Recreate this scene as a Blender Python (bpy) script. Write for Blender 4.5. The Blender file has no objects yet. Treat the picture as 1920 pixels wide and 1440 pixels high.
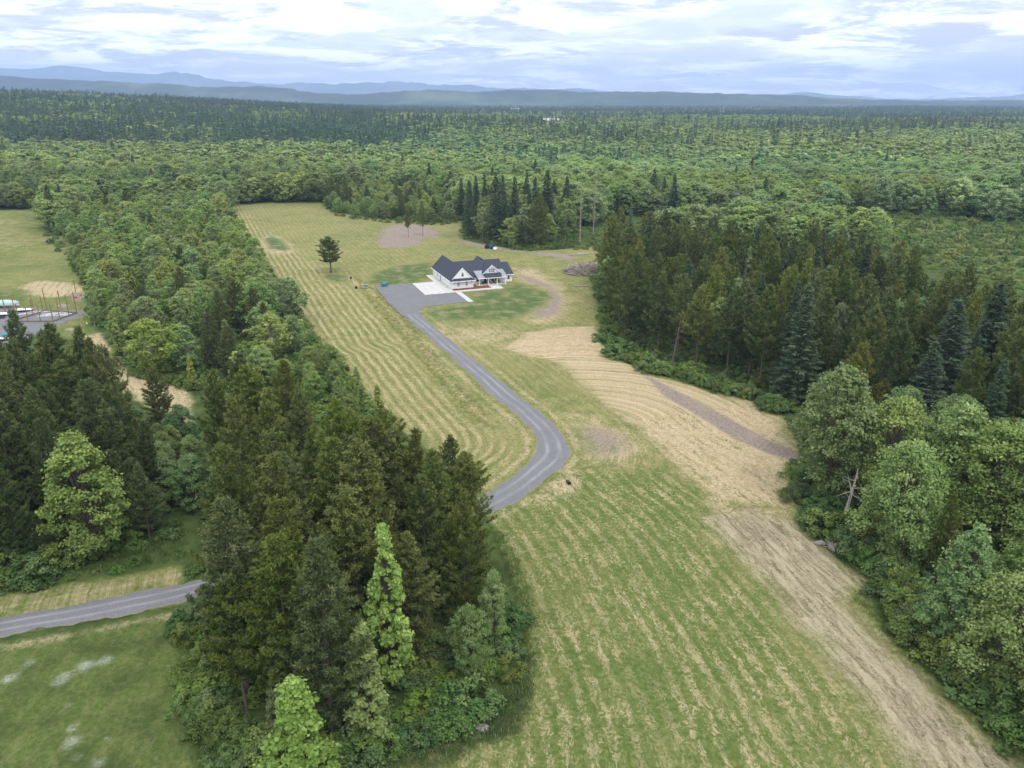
import bpy, math, random
import numpy as np
from mathutils import Vector, Matrix

rng = np.random.default_rng(7)
random.seed(7)
sc = bpy.context.scene
COL = sc.collection

# ------------------------------------------------------------------ camera
F_PX, CAM_H, HORIZON = 1450.0, 60.0, 186.0
PITCH = math.atan((720 - HORIZON) / F_PX)
cam = bpy.data.cameras.new('camera')
cam.sensor_width = 36.0
cam.lens = 36.0 * F_PX / 1920.0
cam.clip_start = 1.0
cam.clip_end = 80000.0
camo = bpy.data.objects.new('camera', cam)
camo.location = (0, 0, CAM_H)
camo.rotation_euler = (math.pi / 2 - PITCH, 0, 0)
COL.objects.link(camo)
sc.camera = camo

# ------------------------------------------------------------------ render settings
sc.render.engine = 'CYCLES'
cy = sc.cycles
cy.max_bounces = 6
cy.diffuse_bounces = 3
cy.glossy_bounces = 1
cy.transmission_bounces = 3
cy.transparent_max_bounces = 4
cy.volume_bounces = 1
cy.use_denoising = True
cy.denoising_input_passes = 'RGB_ALBEDO_NORMAL'
try:
    cy.denoiser = 'OPENIMAGEDENOISE'
except Exception:
    pass
cy.caustics_reflective = False
cy.caustics_refractive = False
vs = sc.view_settings
vs.view_transform = 'Standard'
vs.look = 'None'
vs.gamma = 1.0
vs.exposure = 0.0
vs.use_curve_mapping = False

# ------------------------------------------------------------------ sky and sun
SUN_EL, SUN_AZ = math.radians(58), math.radians(150)     # azimuth clockwise from +Y
w = bpy.data.worlds.new('World')
sc.world = w
w.use_nodes = True
nt = w.node_tree
nt.nodes.clear()


class N:
    """small helper for building node trees"""
    def __init__(self, tree):
        self.t = tree

    def new(self, kind, **kw):
        n = self.t.nodes.new(kind)
        for k, v in kw.items():
            setattr(n, k, v)
        return n

    def link(self, a, b):
        self.t.links.new(a, b)

    def put(self, sock, v):
        if isinstance(v, bpy.types.NodeSocket):
            self.link(v, sock)
        else:
            sock.default_value = v

    def math(self, op, a, b=0.0, c=0.0, clamp=False):
        n = self.new('ShaderNodeMath', operation=op)
        n.use_clamp = clamp
        self.put(n.inputs[0], a)
        self.put(n.inputs[1], b)
        if op in ('MULTIPLY_ADD', 'SMOOTH_MIN', 'COMPARE'):
            self.put(n.inputs[2], c)
        return n.outputs[0]

    def smooth(self, x, lo, hi, a=0.0, b=1.0):
        n = self.new('ShaderNodeMapRange', interpolation_type='SMOOTHSTEP')
        self.put(n.inputs['Value'], x)
        self.put(n.inputs['From Min'], lo)
        self.put(n.inputs['From Max'], hi)
        self.put(n.inputs['To Min'], a)
        self.put(n.inputs['To Max'], b)
        return n.outputs['Result']

    def mix(self, f, a, b, mode='MIX'):
        n = self.new('ShaderNodeMix', data_type='RGBA', blend_type=mode)
        self.put(n.inputs[0], f)
        for s, v in ((n.inputs[6], a), (n.inputs[7], b)):
            if isinstance(v, tuple) and len(v) == 3:
                v = (*v, 1.0)
            self.put(s, v)
        return n.outputs[2]

    def noise(self, vec, scale, detail=3.0, rough=0.55, dist=0.0, out='Fac'):
        n = self.new('ShaderNodeTexNoise')
        n.noise_dimensions = '3D'
        if vec is not None:
            self.link(vec, n.inputs['Vector'])
        n.inputs['Scale'].default_value = scale
        n.inputs['Detail'].default_value = detail
        n.inputs['Roughness'].default_value = rough
        n.inputs['Distortion'].default_value = dist
        return n.outputs[out]

    def combine(self, x, y, z):
        n = self.new('ShaderNodeCombineXYZ')
        for s, v in zip(n.inputs, (x, y, z)):
            self.put(s, v)
        return n.outputs[0]

    def attr(self, name):
        n = self.new('ShaderNodeAttribute', attribute_name=name)
        return n.outputs['Fac']


b = N(nt)
out = b.new('ShaderNodeOutputWorld')
sky = b.new('ShaderNodeTexSky', sky_type='NISHITA')
sky.sun_disc = False
sky.sun_elevation = SUN_EL
sky.sun_rotation = SUN_AZ
sky.altitude = 100
sky.dust_density = 2.0
tc = b.new('ShaderNodeTexCoord')
sep = b.new('ShaderNodeSeparateXYZ')
b.link(tc.outputs['Generated'], sep.inputs[0])
dx, dy, dz = sep.outputs
zc = b.math('MAXIMUM', dz, 0.0)
den = b.math('ADD', zc, 0.11)
px = b.math('DIVIDE', dx, den)
py = b.math('DIVIDE', dy, den)
pv = b.combine(px, py, 0.0)
n1 = b.noise(pv, 0.62, 9.0, 0.60, 0.25)
n2 = b.noise(b.combine(b.math('ADD', px, 17.3), b.math('MULTIPLY', py, 1.1), 3.1), 1.7, 8.0, 0.64, 0.3)
cover = b.smooth(n1, 0.40, 0.56)
shade = b.smooth(n2, 0.40, 0.58)
thick = b.smooth(n1, 0.41, 0.56)
under = b.math('MULTIPLY', b.math('MULTIPLY', thick, shade), 0.95)
cl = b.mix(under, (1.0, 1.0, 0.99), (0.43, 0.45, 0.52))
lum = b.math('MULTIPLY_ADD', zc, 0.86, 1.12)
clm = b.new('ShaderNodeVectorMath', operation='SCALE')
b.link(cl, clm.inputs[0])
b.put(clm.inputs['Scale'], lum)
bg1 = b.new('ShaderNodeBackground')
b.link(sky.outputs[0], bg1.inputs['Color'])
bg1.inputs['Strength'].default_value = 0.15
bg2 = b.new('ShaderNodeBackground')
b.link(clm.outputs[0], bg2.inputs['Color'])
bg2.inputs['Strength'].default_value = 1.68
ms = b.new('ShaderNodeMixShader')
b.put(ms.inputs[0], b.math('MULTIPLY_ADD', cover, 0.60, 0.40))
b.link(bg1.outputs[0], ms.inputs[1])
b.link(bg2.outputs[0], ms.inputs[2])
b.link(ms.outputs[0], out.inputs['Surface'])

sun = bpy.data.lights.new('sun', 'SUN')
sun.energy = 1.4
sun.angle = math.radians(14)
sun.color = (1.0, 0.965, 0.90)
suno = bpy.data.objects.new('sun', sun)
sd = Vector((math.sin(SUN_AZ) * math.cos(SUN_EL), math.cos(SUN_AZ) * math.cos(SUN_EL), math.sin(SUN_EL)))
suno.rotation_euler = sd.to_track_quat('Z', 'Y').to_euler()
suno.location = (0, -50, 200)
COL.objects.link(suno)

# ------------------------------------------------------------------ geometry of the site
S_, C_ = math.sin(PITCH), math.cos(PITCH)


def G(x, y, z=0.0):
    """where the sight line through a point of the photograph meets the level z"""
    u = (x - 960) / F_PX
    v = (y - 720) / F_PX
    t = (CAM_H - z) / (v * C_ + S_)
    return (u * t, (C_ - v * S_) * t)


def GP(pts, z=0.0):
    return np.array([G(x, y, z) for x, y in pts])


def to_px(X, Y, Z):
    dzv = Z - CAM_H
    cz = Y * C_ - dzv * S_
    cyv = -(Y * S_ + dzv * C_)
    return 960 + F_PX * X / cz, 720 + F_PX * cyv / cz


def sstep(x, a, b_):
    t = np.clip((x - a) / (b_ - a), 0, 1)
    return t * t * (3 - 2 * t)


def terrain(x, y):
    x = np.asarray(x, float)
    y = np.asarray(y, float)
    r = sstep(y, 700, 1700) * (1 - 0.6 * sstep(y, 2300, 4200))
    ridge = 57 * np.exp(-((x + 1250 + 0.15 * (y - 1700)) / 780.0) ** 2) * r
    low = 5 * np.exp(-((x - 300) / 500.0) ** 2) * r
    und = (np.sin(x * 0.009 + 1.3) * np.sin(y * 0.0063)) * 2.2 * sstep(y, 480, 800)
    knoll = 9 * np.exp(-(((x - 1750) / 260.0) ** 2 + ((y - 3500) / 400.0) ** 2))
    return ridge + low + und + knoll


def inside(poly, P):
    x, y = P[:, 0], P[:, 1]
    r = np.zeros(len(P), bool)
    j = len(poly) - 1
    for i in range(len(poly)):
        xi, yi = poly[i]
        xj, yj = poly[j]
        c = (yi > y) != (yj > y)
        if yj != yi:
            r ^= c & (x < (xj - xi) * (y - yi) / (yj - yi) + xi)
        j = i
    return r


def seg_dist(line, P, closed=False):
    d = np.full(len(P), 1e9)
    sgn = np.zeros(len(P))
    al = np.zeros(len(P))
    acc = 0.0
    n = len(line)
    for i in range(n if closed else n - 1):
        a = line[i]
        c = line[(i + 1) % n]
        v = c - a
        L = np.hypot(*v) + 1e-9
        q = P - a
        t = np.clip((q @ v) / (L * L), 0, 1)
        e = q - t[:, None] * v
        dd = np.hypot(e[:, 0], e[:, 1])
        k = dd < d
        d = np.where(k, dd, d)
        cr = v[0] * q[:, 1] - v[1] * q[:, 0]
        sgn = np.where(k, np.sign(cr), sgn)
        al = np.where(k, acc + t * L, al)
        acc += L
    return d, sgn, al


def resample0(line, n):
    s = np.concatenate([[0], np.cumsum(np.hypot(*np.diff(line, axis=0).T))])
    t = np.linspace(0, s[-1], n)
    return np.column_stack([np.interp(t, s, line[:, 0]), np.interp(t, s, line[:, 1])])


def soft(poly, P, wd):
    """1 inside a polygon, 0 outside, easing over wd metres across the edge"""
    r = np.zeros(len(P))
    lo, hi = poly.min(0) - wd, poly.max(0) + wd
    k = (P[:, 0] > lo[0]) & (P[:, 0] < hi[0]) & (P[:, 1] > lo[1]) & (P[:, 1] < hi[1])
    if k.any():
        Q = P[k]
        d, _, _ = seg_dist(poly, Q, True)
        s = np.where(inside(poly, Q), d, -d)
        r[k] = np.clip(0.5 + s / (2 * wd), 0, 1)
    return r


def smooth_line(pts, step=1.5):
    pts = np.asarray(pts, float)
    P = np.vstack([2 * pts[0] - pts[1], pts, 2 * pts[-1] - pts[-2]])
    o = []
    for i in range(1, len(P) - 2):
        p0, p1, p2, p3 = P[i - 1:i + 3]
        n = max(2, int(np.hypot(*(p2 - p1)) / step))
        for t in np.linspace(0, 1, n, endpoint=False):
            o.append(0.5 * ((2 * p1) + (p2 - p0) * t + (2 * p0 - 5 * p1 + 4 * p2 - p3) * t * t + (3 * p1 - p0 - 3 * p2 + p3) * t ** 3))
    o.append(P[-2])
    return np.array(o)


# outlines read off the ground of the place
FIELD = GP([(418, 386), (500, 380), (602, 380), (628, 398), (720, 412), (830, 418), (866, 412), (868, 450), (905, 458), (985, 470), (1080, 466), (1128, 462),
            (1132, 500), (1112, 540), (1128, 590), (1122, 640), (1150, 668), (1215, 698), (1300, 722), (1400, 748), (1470, 782), (1496, 830),
            (1500, 870), (1508, 930), (1492, 970), (1530, 1008), (1570, 1048), (1625, 1090), (1640, 1130), (1660, 1180), (1730, 1250), (1810, 1320), (1910, 1400), (2100, 1560),
            (1500, 1700), (960, 1700), (690, 1445), (800, 1400), (950, 1375), (985, 1280), (985, 1180), (960, 1080), (925, 980), (900, 950),
            (895, 905), (840, 870), (740, 800), (665, 725), (612, 662), (560, 600), (508, 538), (470, 480), (440, 430)])
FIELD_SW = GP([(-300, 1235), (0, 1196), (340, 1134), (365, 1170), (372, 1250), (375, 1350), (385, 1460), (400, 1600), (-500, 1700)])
VERGE = GP([(-200, 1150), (0, 1112), (200, 1082), (345, 1058), (350, 1136), (0, 1198), (-200, 1235)])
MEADOW_W = GP([(-300, 400), (0, 394), (92, 392), (96, 435), (140, 446), (150, 505), (190, 535), (168, 600), (205, 650), (235, 690), (240, 705), (330, 722), (362, 735), (358, 800), (330, 790),
               (235, 740), (150, 640), (60, 620), (-400, 700), (-700, 560)])
CLEARING = GP([(1410, 425), (1500, 408), (1640, 402), (1800, 405), (1930, 425), (2100, 450), (2150, 560), (1920, 560), (1790, 520), (1600, 455), (1480, 440)])
STRAW_E = GP([(945, 655), (985, 625), (1050, 615), (1112, 612), (1128, 640), (1152, 668), (1215, 698), (1300, 722), (1400, 748), (1470, 782), (1500, 832), (1503, 880), (1508, 930), (1480, 955), (1400, 950), (1330, 955),
              (1300, 905), (1250, 860), (1200, 815), (1130, 760), (1080, 715), (1040, 680), (985, 668)])
STRAW_PILE = GP([(945, 655), (985, 625), (1050, 615), (1112, 612), (1128, 640), (1130, 660), (1100, 672), (1040, 678), (985, 668)])
DRY_E = GP([(1312, 968), (1400, 955), (1490, 975), (1530, 1008), (1575, 1050), (1618, 1092), (1610, 1120), (1590, 1135), (1640, 1190), (1720, 1262), (1800, 1335), (1890, 1405), (2050, 1540), (1780, 1560), (1700, 1440), (1610, 1310), (1520, 1200), (1410, 1075)])
TRACK_E = GP([(1206, 702), (1235, 716), (1291, 744), (1350, 775), (1437, 822), (1495, 850), (1500, 860), (1497, 868), (1437, 849), (1373, 821), (1330, 792), (1291, 769), (1250, 746), (1221, 717)])
STRAW_FR = GP([(1030, 765), (1110, 762), (1210, 800), (1255, 850), (1215, 888), (1120, 892), (1075, 880), (1078, 830)])
STRAW_PIPE = GP([(1030, 892), (1085, 872), (1115, 905), (1085, 935), (1000, 950), (955, 968), (925, 985), (918, 968), (960, 948), (1000, 925)])
STRAW_JOIN = GP([(1310, 945), (1400, 940), (1490, 945), (1500, 985), (1400, 985), (1320, 985)])
STRAW_RING = GP([(470, 456), (490, 442), (530, 443), (556, 460), (560, 476), (500, 480)])
SOIL_R = GP([(955, 500), (1010, 505), (1055, 530), (1075, 560), (1065, 590), (1035, 612), (990, 612), (980, 598), (1020, 575), (1032, 556), (1010, 540), (960, 525)])
SOIL_F = GP([(770, 612), (900, 606), (985, 612), (1000, 640), (940, 655), (850, 650), (800, 640)])
WEST_BROWN = GP([(-200, 400), (60, 396), (90, 420), (140, 470), (120, 510), (60, 480), (-200, 470)])
DIRT_BEND = GP([(1062, 795), (1110, 790), (1170, 800), (1205, 830), (1190, 858), (1130, 868), (1085, 858), (1068, 830)])
DIRT_BACK = GP([(700, 452), (716, 430), (740, 420), (800, 422), (832, 438), (822, 446), (790, 448), (800, 455), (770, 463), (720, 466)])
DIRT_TRACK = GP([(850, 452), (880, 448), (930, 460), (985, 471), (1060, 474), (1085, 480), (1075, 492), (1030, 482), (940, 470), (880, 462)])
DIRT_LAWN = GP([(962, 512), (1000, 518), (1040, 535), (1058, 560), (1055, 585), (1030, 598), (1000, 598), (992, 585), (1020, 572), (1034, 556), (1020, 540), (985, 530)])
LAWN_BACK = GP([(688, 530), (700, 512), (745, 498), (810, 492), (812, 520), (770, 532), (720, 537)])
LAWN_FRONT = GP([(880, 552), (935, 545), (970, 530), (1000, 540), (1030, 550), (1032, 562), (1010, 580), (985, 590), (960, 600), (880, 600), (820, 600), (790, 586), (884, 568)])
PINE_SHADE_TINT = GP([(600, 520), (615, 513), (650, 515), (660, 525), (630, 530)])  # darker green painted on the grass as the lone pine's shade
BUMP_BACK = GP([(493, 450), (510, 444), (530, 452), (545, 468), (535, 474), (505, 468)])
DITCH = GP([(640, 520), (700, 560), (745, 610), (790, 665), (830, 720), (880, 770), (925, 805), (940, 800), (900, 762), (855, 715), (810, 655), (760, 600), (715, 550), (665, 515)])
LEFT_STRIP = GP([(418, 386), (470, 400), (560, 470), (640, 520), (700, 560), (745, 610), (790, 665), (830, 720), (880, 770), (925, 805), (1000, 850), (960, 890), (900, 910), (840, 870), (740, 800), (665, 725), (612, 662), (560, 600), (508, 538), (470, 480), (440, 430)])
LOWER = GP([(900, 950), (1000, 925), (1060, 880), (1200, 870), (1300, 905), (1330, 955), (1312, 968), (1410, 1075), (1520, 1200), (1610, 1310), (1700, 1440), (1780, 1560), (1500, 1700), (960, 1700), (690, 1445), (950, 1375), (985, 1280), (985, 1180), (960, 1080)])
DIRT_YARD = GP([(-200, 590), (0, 575), (60, 578), (90, 582), (150, 580), (160, 592), (120, 604), (60, 640), (0, 660), (-300, 700)])
DIRT_PAD = GP([(128, 556), (140, 549), (185, 545), (200, 560), (165, 563), (140, 565)])
STRAW_W = GP([(30, 535), (80, 525), (140, 530), (185, 545), (150, 552), (100, 560), (60, 555)])
STRAW_W2 = GP([(150, 630), (195, 624), (215, 650), (200, 665), (235, 690), (330, 722), (362, 735), (358, 800), (300, 780), (230, 735), (190, 670)])
GRASS_W = GP([(-100, 540), (40, 545), (60, 560), (30, 572), (-100, 580)])
FLOWERS = [(50, 1245, 2.2), (120, 1270, 2.8), (160, 1248, 3.0), (195, 1238, 2.6), (20, 1272, 2.8), (135, 1365, 1.7), (135, 1392, 2.6), (145, 1420, 1.6), (180, 1432, 2.4), (110, 1278, 2.4), (130, 1322, 1.2), (200, 1385, 1.2)]

DRIVE_L = [(703, 537), (731, 572), (754, 591), (789, 620), (834, 660), (882, 703), (920, 741), (955, 767), (987, 795), (1001, 816), (1006, 838), (998, 858), (971, 883), (933, 912), (895, 934)]
DRIVE_R = [(775, 532), (786, 576), (788, 588), (806, 607), (834, 628), (866, 656), (914, 695), (961, 733), (997, 760), (1028, 787), (1053, 812), (1067, 834), (1070, 850), (1062, 866), (1035, 891), (993, 925), (955, 947), (920, 962)]

# ------------------------------------------------------------------ mesh helpers


def mesh_np(name, verts, faces_flat, starts, mat=None, attrs=None, smooth=False):
    me = bpy.data.meshes.new(name)
    verts = np.asarray(verts, np.float32)
    me.vertices.add(len(verts))
    me.vertices.foreach_set('co', verts.ravel())
    ff = np.asarray(faces_flat, np.int32)
    st = np.asarray(starts, np.int32)
    me.loops.add(len(ff))
    me.loops.foreach_set('vertex_index', ff)
    me.polygons.add(len(st))
    me.polygons.foreach_set('loop_start', st)
    for k, v in (attrs or {}).items():
        a = me.attributes.new(k, 'FLOAT', 'POINT')
        a.data.foreach_set('value', np.asarray(v, np.float32))
    if mat is not None:
        me.materials.append(mat)
    me.update(calc_edges=True)
    me.validate()
    if smooth:
        me.polygons.foreach_set('use_smooth', np.ones(len(me.polygons), bool))
    return me


class MB:
    """collects boxes, prisms and tubes into one mesh"""
    def __init__(self):
        self.v, self.f = [], []

    def poly(self, pts, faces):
        o = len(self.v)
        self.v += [tuple(p) for p in pts]
        self.f += [tuple(i + o for i in f) for f in faces]
        return self

    def box(self, x0, x1, y0, y1, z0, z1):
        return self.poly([(x0, y0, z0), (x1, y0, z0), (x1, y1, z0), (x0, y1, z0), (x0, y0, z1), (x1, y0, z1), (x1, y1, z1), (x0, y1, z1)],
                         [(0, 3, 2, 1), (4, 5, 6, 7), (0, 1, 5, 4), (1, 2, 6, 5), (2, 3, 7, 6), (3, 0, 4, 7)])

    def slab(self, quad, th):
        """a sloping quad with thickness th downwards"""
        q = [Vector(p) for p in quad]
        n = (q[1] - q[0]).cross(q[2] - q[0]).normalized()
        if n.z < 0:
            q = q[::-1]
            n = -n
        lo = [p - n * th for p in q]
        k = len(q)
        return self.poly(q + lo, [tuple(range(k)), tuple(range(2 * k - 1, k - 1, -1))] + [(i, i + k, (i + 1) % k + k, (i + 1) % k) for i in range(k)])

    def tube(self, pts, rad, n=6, cap=True):
        pts = [Vector(p) for p in pts]
        o = len(self.v)
        for i, p in enumerate(pts):
            d = (pts[min(i + 1, len(pts) - 1)] - pts[max(i - 1, 0)])
            d = d.normalized() if d.length > 1e-6 else Vector((0, 0, 1))
            a = d.orthogonal().normalized() if abs(d.z) < 0.9 else d.cross(Vector((0, 1, 0))).normalized()
            c = d.cross(a)
            r = rad[i] if hasattr(rad, '__len__') else rad
            for k in range(n):
                t = 2 * math.pi * k / n
                self.v.append(tuple(p + (a * math.cos(t) + c * math.sin(t)) * r))
        for i in range(len(pts) - 1):
            for k in range(n):
                self.f.append((o + i * n + k, o + i * n + (k + 1) % n, o + (i + 1) * n + (k + 1) % n, o + (i + 1) * n + k))
        if cap:
            self.f.append(tuple(o + k for k in range(n))[::-1])
            self.f.append(tuple(o + (len(pts) - 1) * n + k for k in range(n)))
        return self

    def lathe(self, prof, n=14, axis='z', at=(0, 0, 0)):
        o = len(self.v)
        for r, h in prof:
            for k in range(n):
                t = 2 * math.pi * k / n
                x, y = r * math.cos(t), r * math.sin(t)
                p = (x, y, h) if axis == 'z' else ((x, h, y) if axis == 'y' else (h, x, y))
                self.v.append((p[0] + at[0], p[1] + at[1], p[2] + at[2]))
        for i in range(len(prof) - 1):
            for k in range(n):
                self.f.append((o + i * n + k, o + i * n + (k + 1) % n, o + (i + 1) * n + (k + 1) % n, o + (i + 1) * n + k))
        self.f.append(tuple(o + k for k in range(n))[::-1])
        self.f.append(tuple(o + (len(prof) - 1) * n + k for k in range(n)))
        return self

    def mesh(self, name, mat):
        me = bpy.data.meshes.new(name)
        me.from_pydata(self.v, [], self.f)
        me.materials.append(mat)
        me.update()
        return me

    def build(self, name, mat, parent=None, label=None):
        o = bpy.data.objects.new(name, self.mesh(name, mat))
        COL.objects.link(o)
        if parent is not None:
            o.parent = parent
        if label:
            o['label'] = label
        return o


def tag(o, label=None, cat=None, group=None, kind=None):
    for k, v in (('label', label), ('category', cat), ('group', group), ('kind', kind)):
        if v:
            o[k] = v
    return o


def thing(name, label, cat, loc=(0, 0, 0), rz=0.0, group=None):
    o = bpy.data.objects.new(name, None)
    o.empty_display_size = 0.5
    COL.objects.link(o)
    o.location = loc
    o.rotation_euler = (0, 0, rz)
    return tag(o, label, cat, group)


# ------------------------------------------------------------------ materials


def material(name):
    m = bpy.data.materials.new(name)
    m.use_nodes = True
    m.node_tree.nodes.clear()
    bb = N(m.node_tree)
    o = bb.new('ShaderNodeOutputMaterial')
    return m, bb, o


def bsdf(bb, o, col, rough=0.8, spec=0.25, normal=None, metal=0.0):
    p = bb.new('ShaderNodeBsdfPrincipled')
    bb.put(p.inputs['Base Color'], (*col, 1.0) if isinstance(col, tuple) and len(col) == 3 else col)
    bb.put(p.inputs['Roughness'], rough)
    bb.put(p.inputs['Specular IOR Level'], spec)
    bb.put(p.inputs['Metallic'], metal)
    if normal is not None:
        bb.link(normal, p.inputs['Normal'])
    bb.link(p.outputs[0], o.inputs['Surface'])
    return p


def plain(name, col, rough=0.7, spec=0.3, var=0.12, scale=3.0, metal=0.0):
    m, bb, o = material(name)
    t = bb.new('ShaderNodeTexCoord')
    n = bb.noise(t.outputs['Object'], scale, 4.0)
    f = bb.math('MULTIPLY_ADD', n, 2 * var, 1 - var)
    v = bb.new('ShaderNodeVectorMath', operation='SCALE')
    v.inputs[0].default_value = col
    bb.link(f, v.inputs['Scale'])
    bsdf(bb, o, v.outputs[0], rough, spec, metal=metal)
    return m


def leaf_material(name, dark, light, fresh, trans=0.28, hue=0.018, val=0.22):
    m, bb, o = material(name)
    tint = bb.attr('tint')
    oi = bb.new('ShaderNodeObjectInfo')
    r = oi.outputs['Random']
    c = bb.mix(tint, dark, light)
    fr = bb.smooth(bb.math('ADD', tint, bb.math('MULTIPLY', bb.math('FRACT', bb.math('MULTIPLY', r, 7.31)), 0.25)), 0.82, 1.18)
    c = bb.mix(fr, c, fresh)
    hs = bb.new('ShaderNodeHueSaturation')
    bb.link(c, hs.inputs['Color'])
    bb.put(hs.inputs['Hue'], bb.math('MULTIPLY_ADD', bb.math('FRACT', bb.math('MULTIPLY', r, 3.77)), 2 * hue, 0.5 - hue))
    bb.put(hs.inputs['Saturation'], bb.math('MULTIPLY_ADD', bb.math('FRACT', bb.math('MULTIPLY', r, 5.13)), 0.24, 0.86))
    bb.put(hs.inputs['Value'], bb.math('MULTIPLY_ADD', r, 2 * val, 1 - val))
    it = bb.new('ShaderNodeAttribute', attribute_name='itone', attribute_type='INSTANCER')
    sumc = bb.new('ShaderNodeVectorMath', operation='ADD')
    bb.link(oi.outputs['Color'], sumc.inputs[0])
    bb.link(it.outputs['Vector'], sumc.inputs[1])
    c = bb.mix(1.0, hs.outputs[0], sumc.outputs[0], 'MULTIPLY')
    p = bb.new('ShaderNodeBsdfPrincipled')
    bb.link(c, p.inputs['Base Color'])
    p.inputs['Roughness'].default_value = 0.55
    p.inputs['Specular IOR Level'].default_value = 0.22
    tr = bb.new('ShaderNodeBsdfTranslucent')
    bb.link(bb.mix(1.0, c, (1.15, 1.1, 0.7), 'MULTIPLY'), tr.inputs['Color'])
    mx = bb.new('ShaderNodeMixShader')
    mx.inputs[0].default_value = trans
    bb.link(p.outputs[0], mx.inputs[1])
    bb.link(tr.outputs[0], mx.inputs[2])
    bb.link(mx.outputs[0], o.inputs['Surface'])
    return m


M = {}
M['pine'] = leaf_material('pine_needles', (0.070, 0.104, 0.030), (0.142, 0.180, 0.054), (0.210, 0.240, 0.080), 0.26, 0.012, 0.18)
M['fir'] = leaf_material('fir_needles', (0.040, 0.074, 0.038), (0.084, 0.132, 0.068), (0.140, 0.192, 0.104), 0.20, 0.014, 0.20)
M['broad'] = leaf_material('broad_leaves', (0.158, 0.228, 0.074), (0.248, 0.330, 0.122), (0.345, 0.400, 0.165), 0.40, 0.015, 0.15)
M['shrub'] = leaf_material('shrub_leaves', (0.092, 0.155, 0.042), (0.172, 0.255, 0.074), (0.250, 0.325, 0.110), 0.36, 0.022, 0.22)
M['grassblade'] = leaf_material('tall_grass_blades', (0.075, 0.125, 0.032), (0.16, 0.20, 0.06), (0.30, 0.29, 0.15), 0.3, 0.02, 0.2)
M['bark'] = plain('grey_brown_bark', (0.13, 0.105, 0.085), 0.9, 0.1, 0.35, 2.5)
M['palebark'] = plain('pale_alder_bark', (0.34, 0.32, 0.28), 0.9, 0.1, 0.3, 2.5)
M['deadwood'] = plain('bleached_dead_wood', (0.36, 0.32, 0.28), 0.9, 0.1, 0.3, 3.0)
M['white'] = plain('white_painted_siding', (0.80, 0.80, 0.79), 0.55, 0.3, 0.03, 1.0)
M['trim'] = plain('white_trim_paint', (0.86, 0.86, 0.85), 0.5, 0.3, 0.02, 1.0)
M['wood'] = plain('weathered_timber', (0.20, 0.155, 0.10), 0.85, 0.15, 0.25, 2.0)


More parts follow.
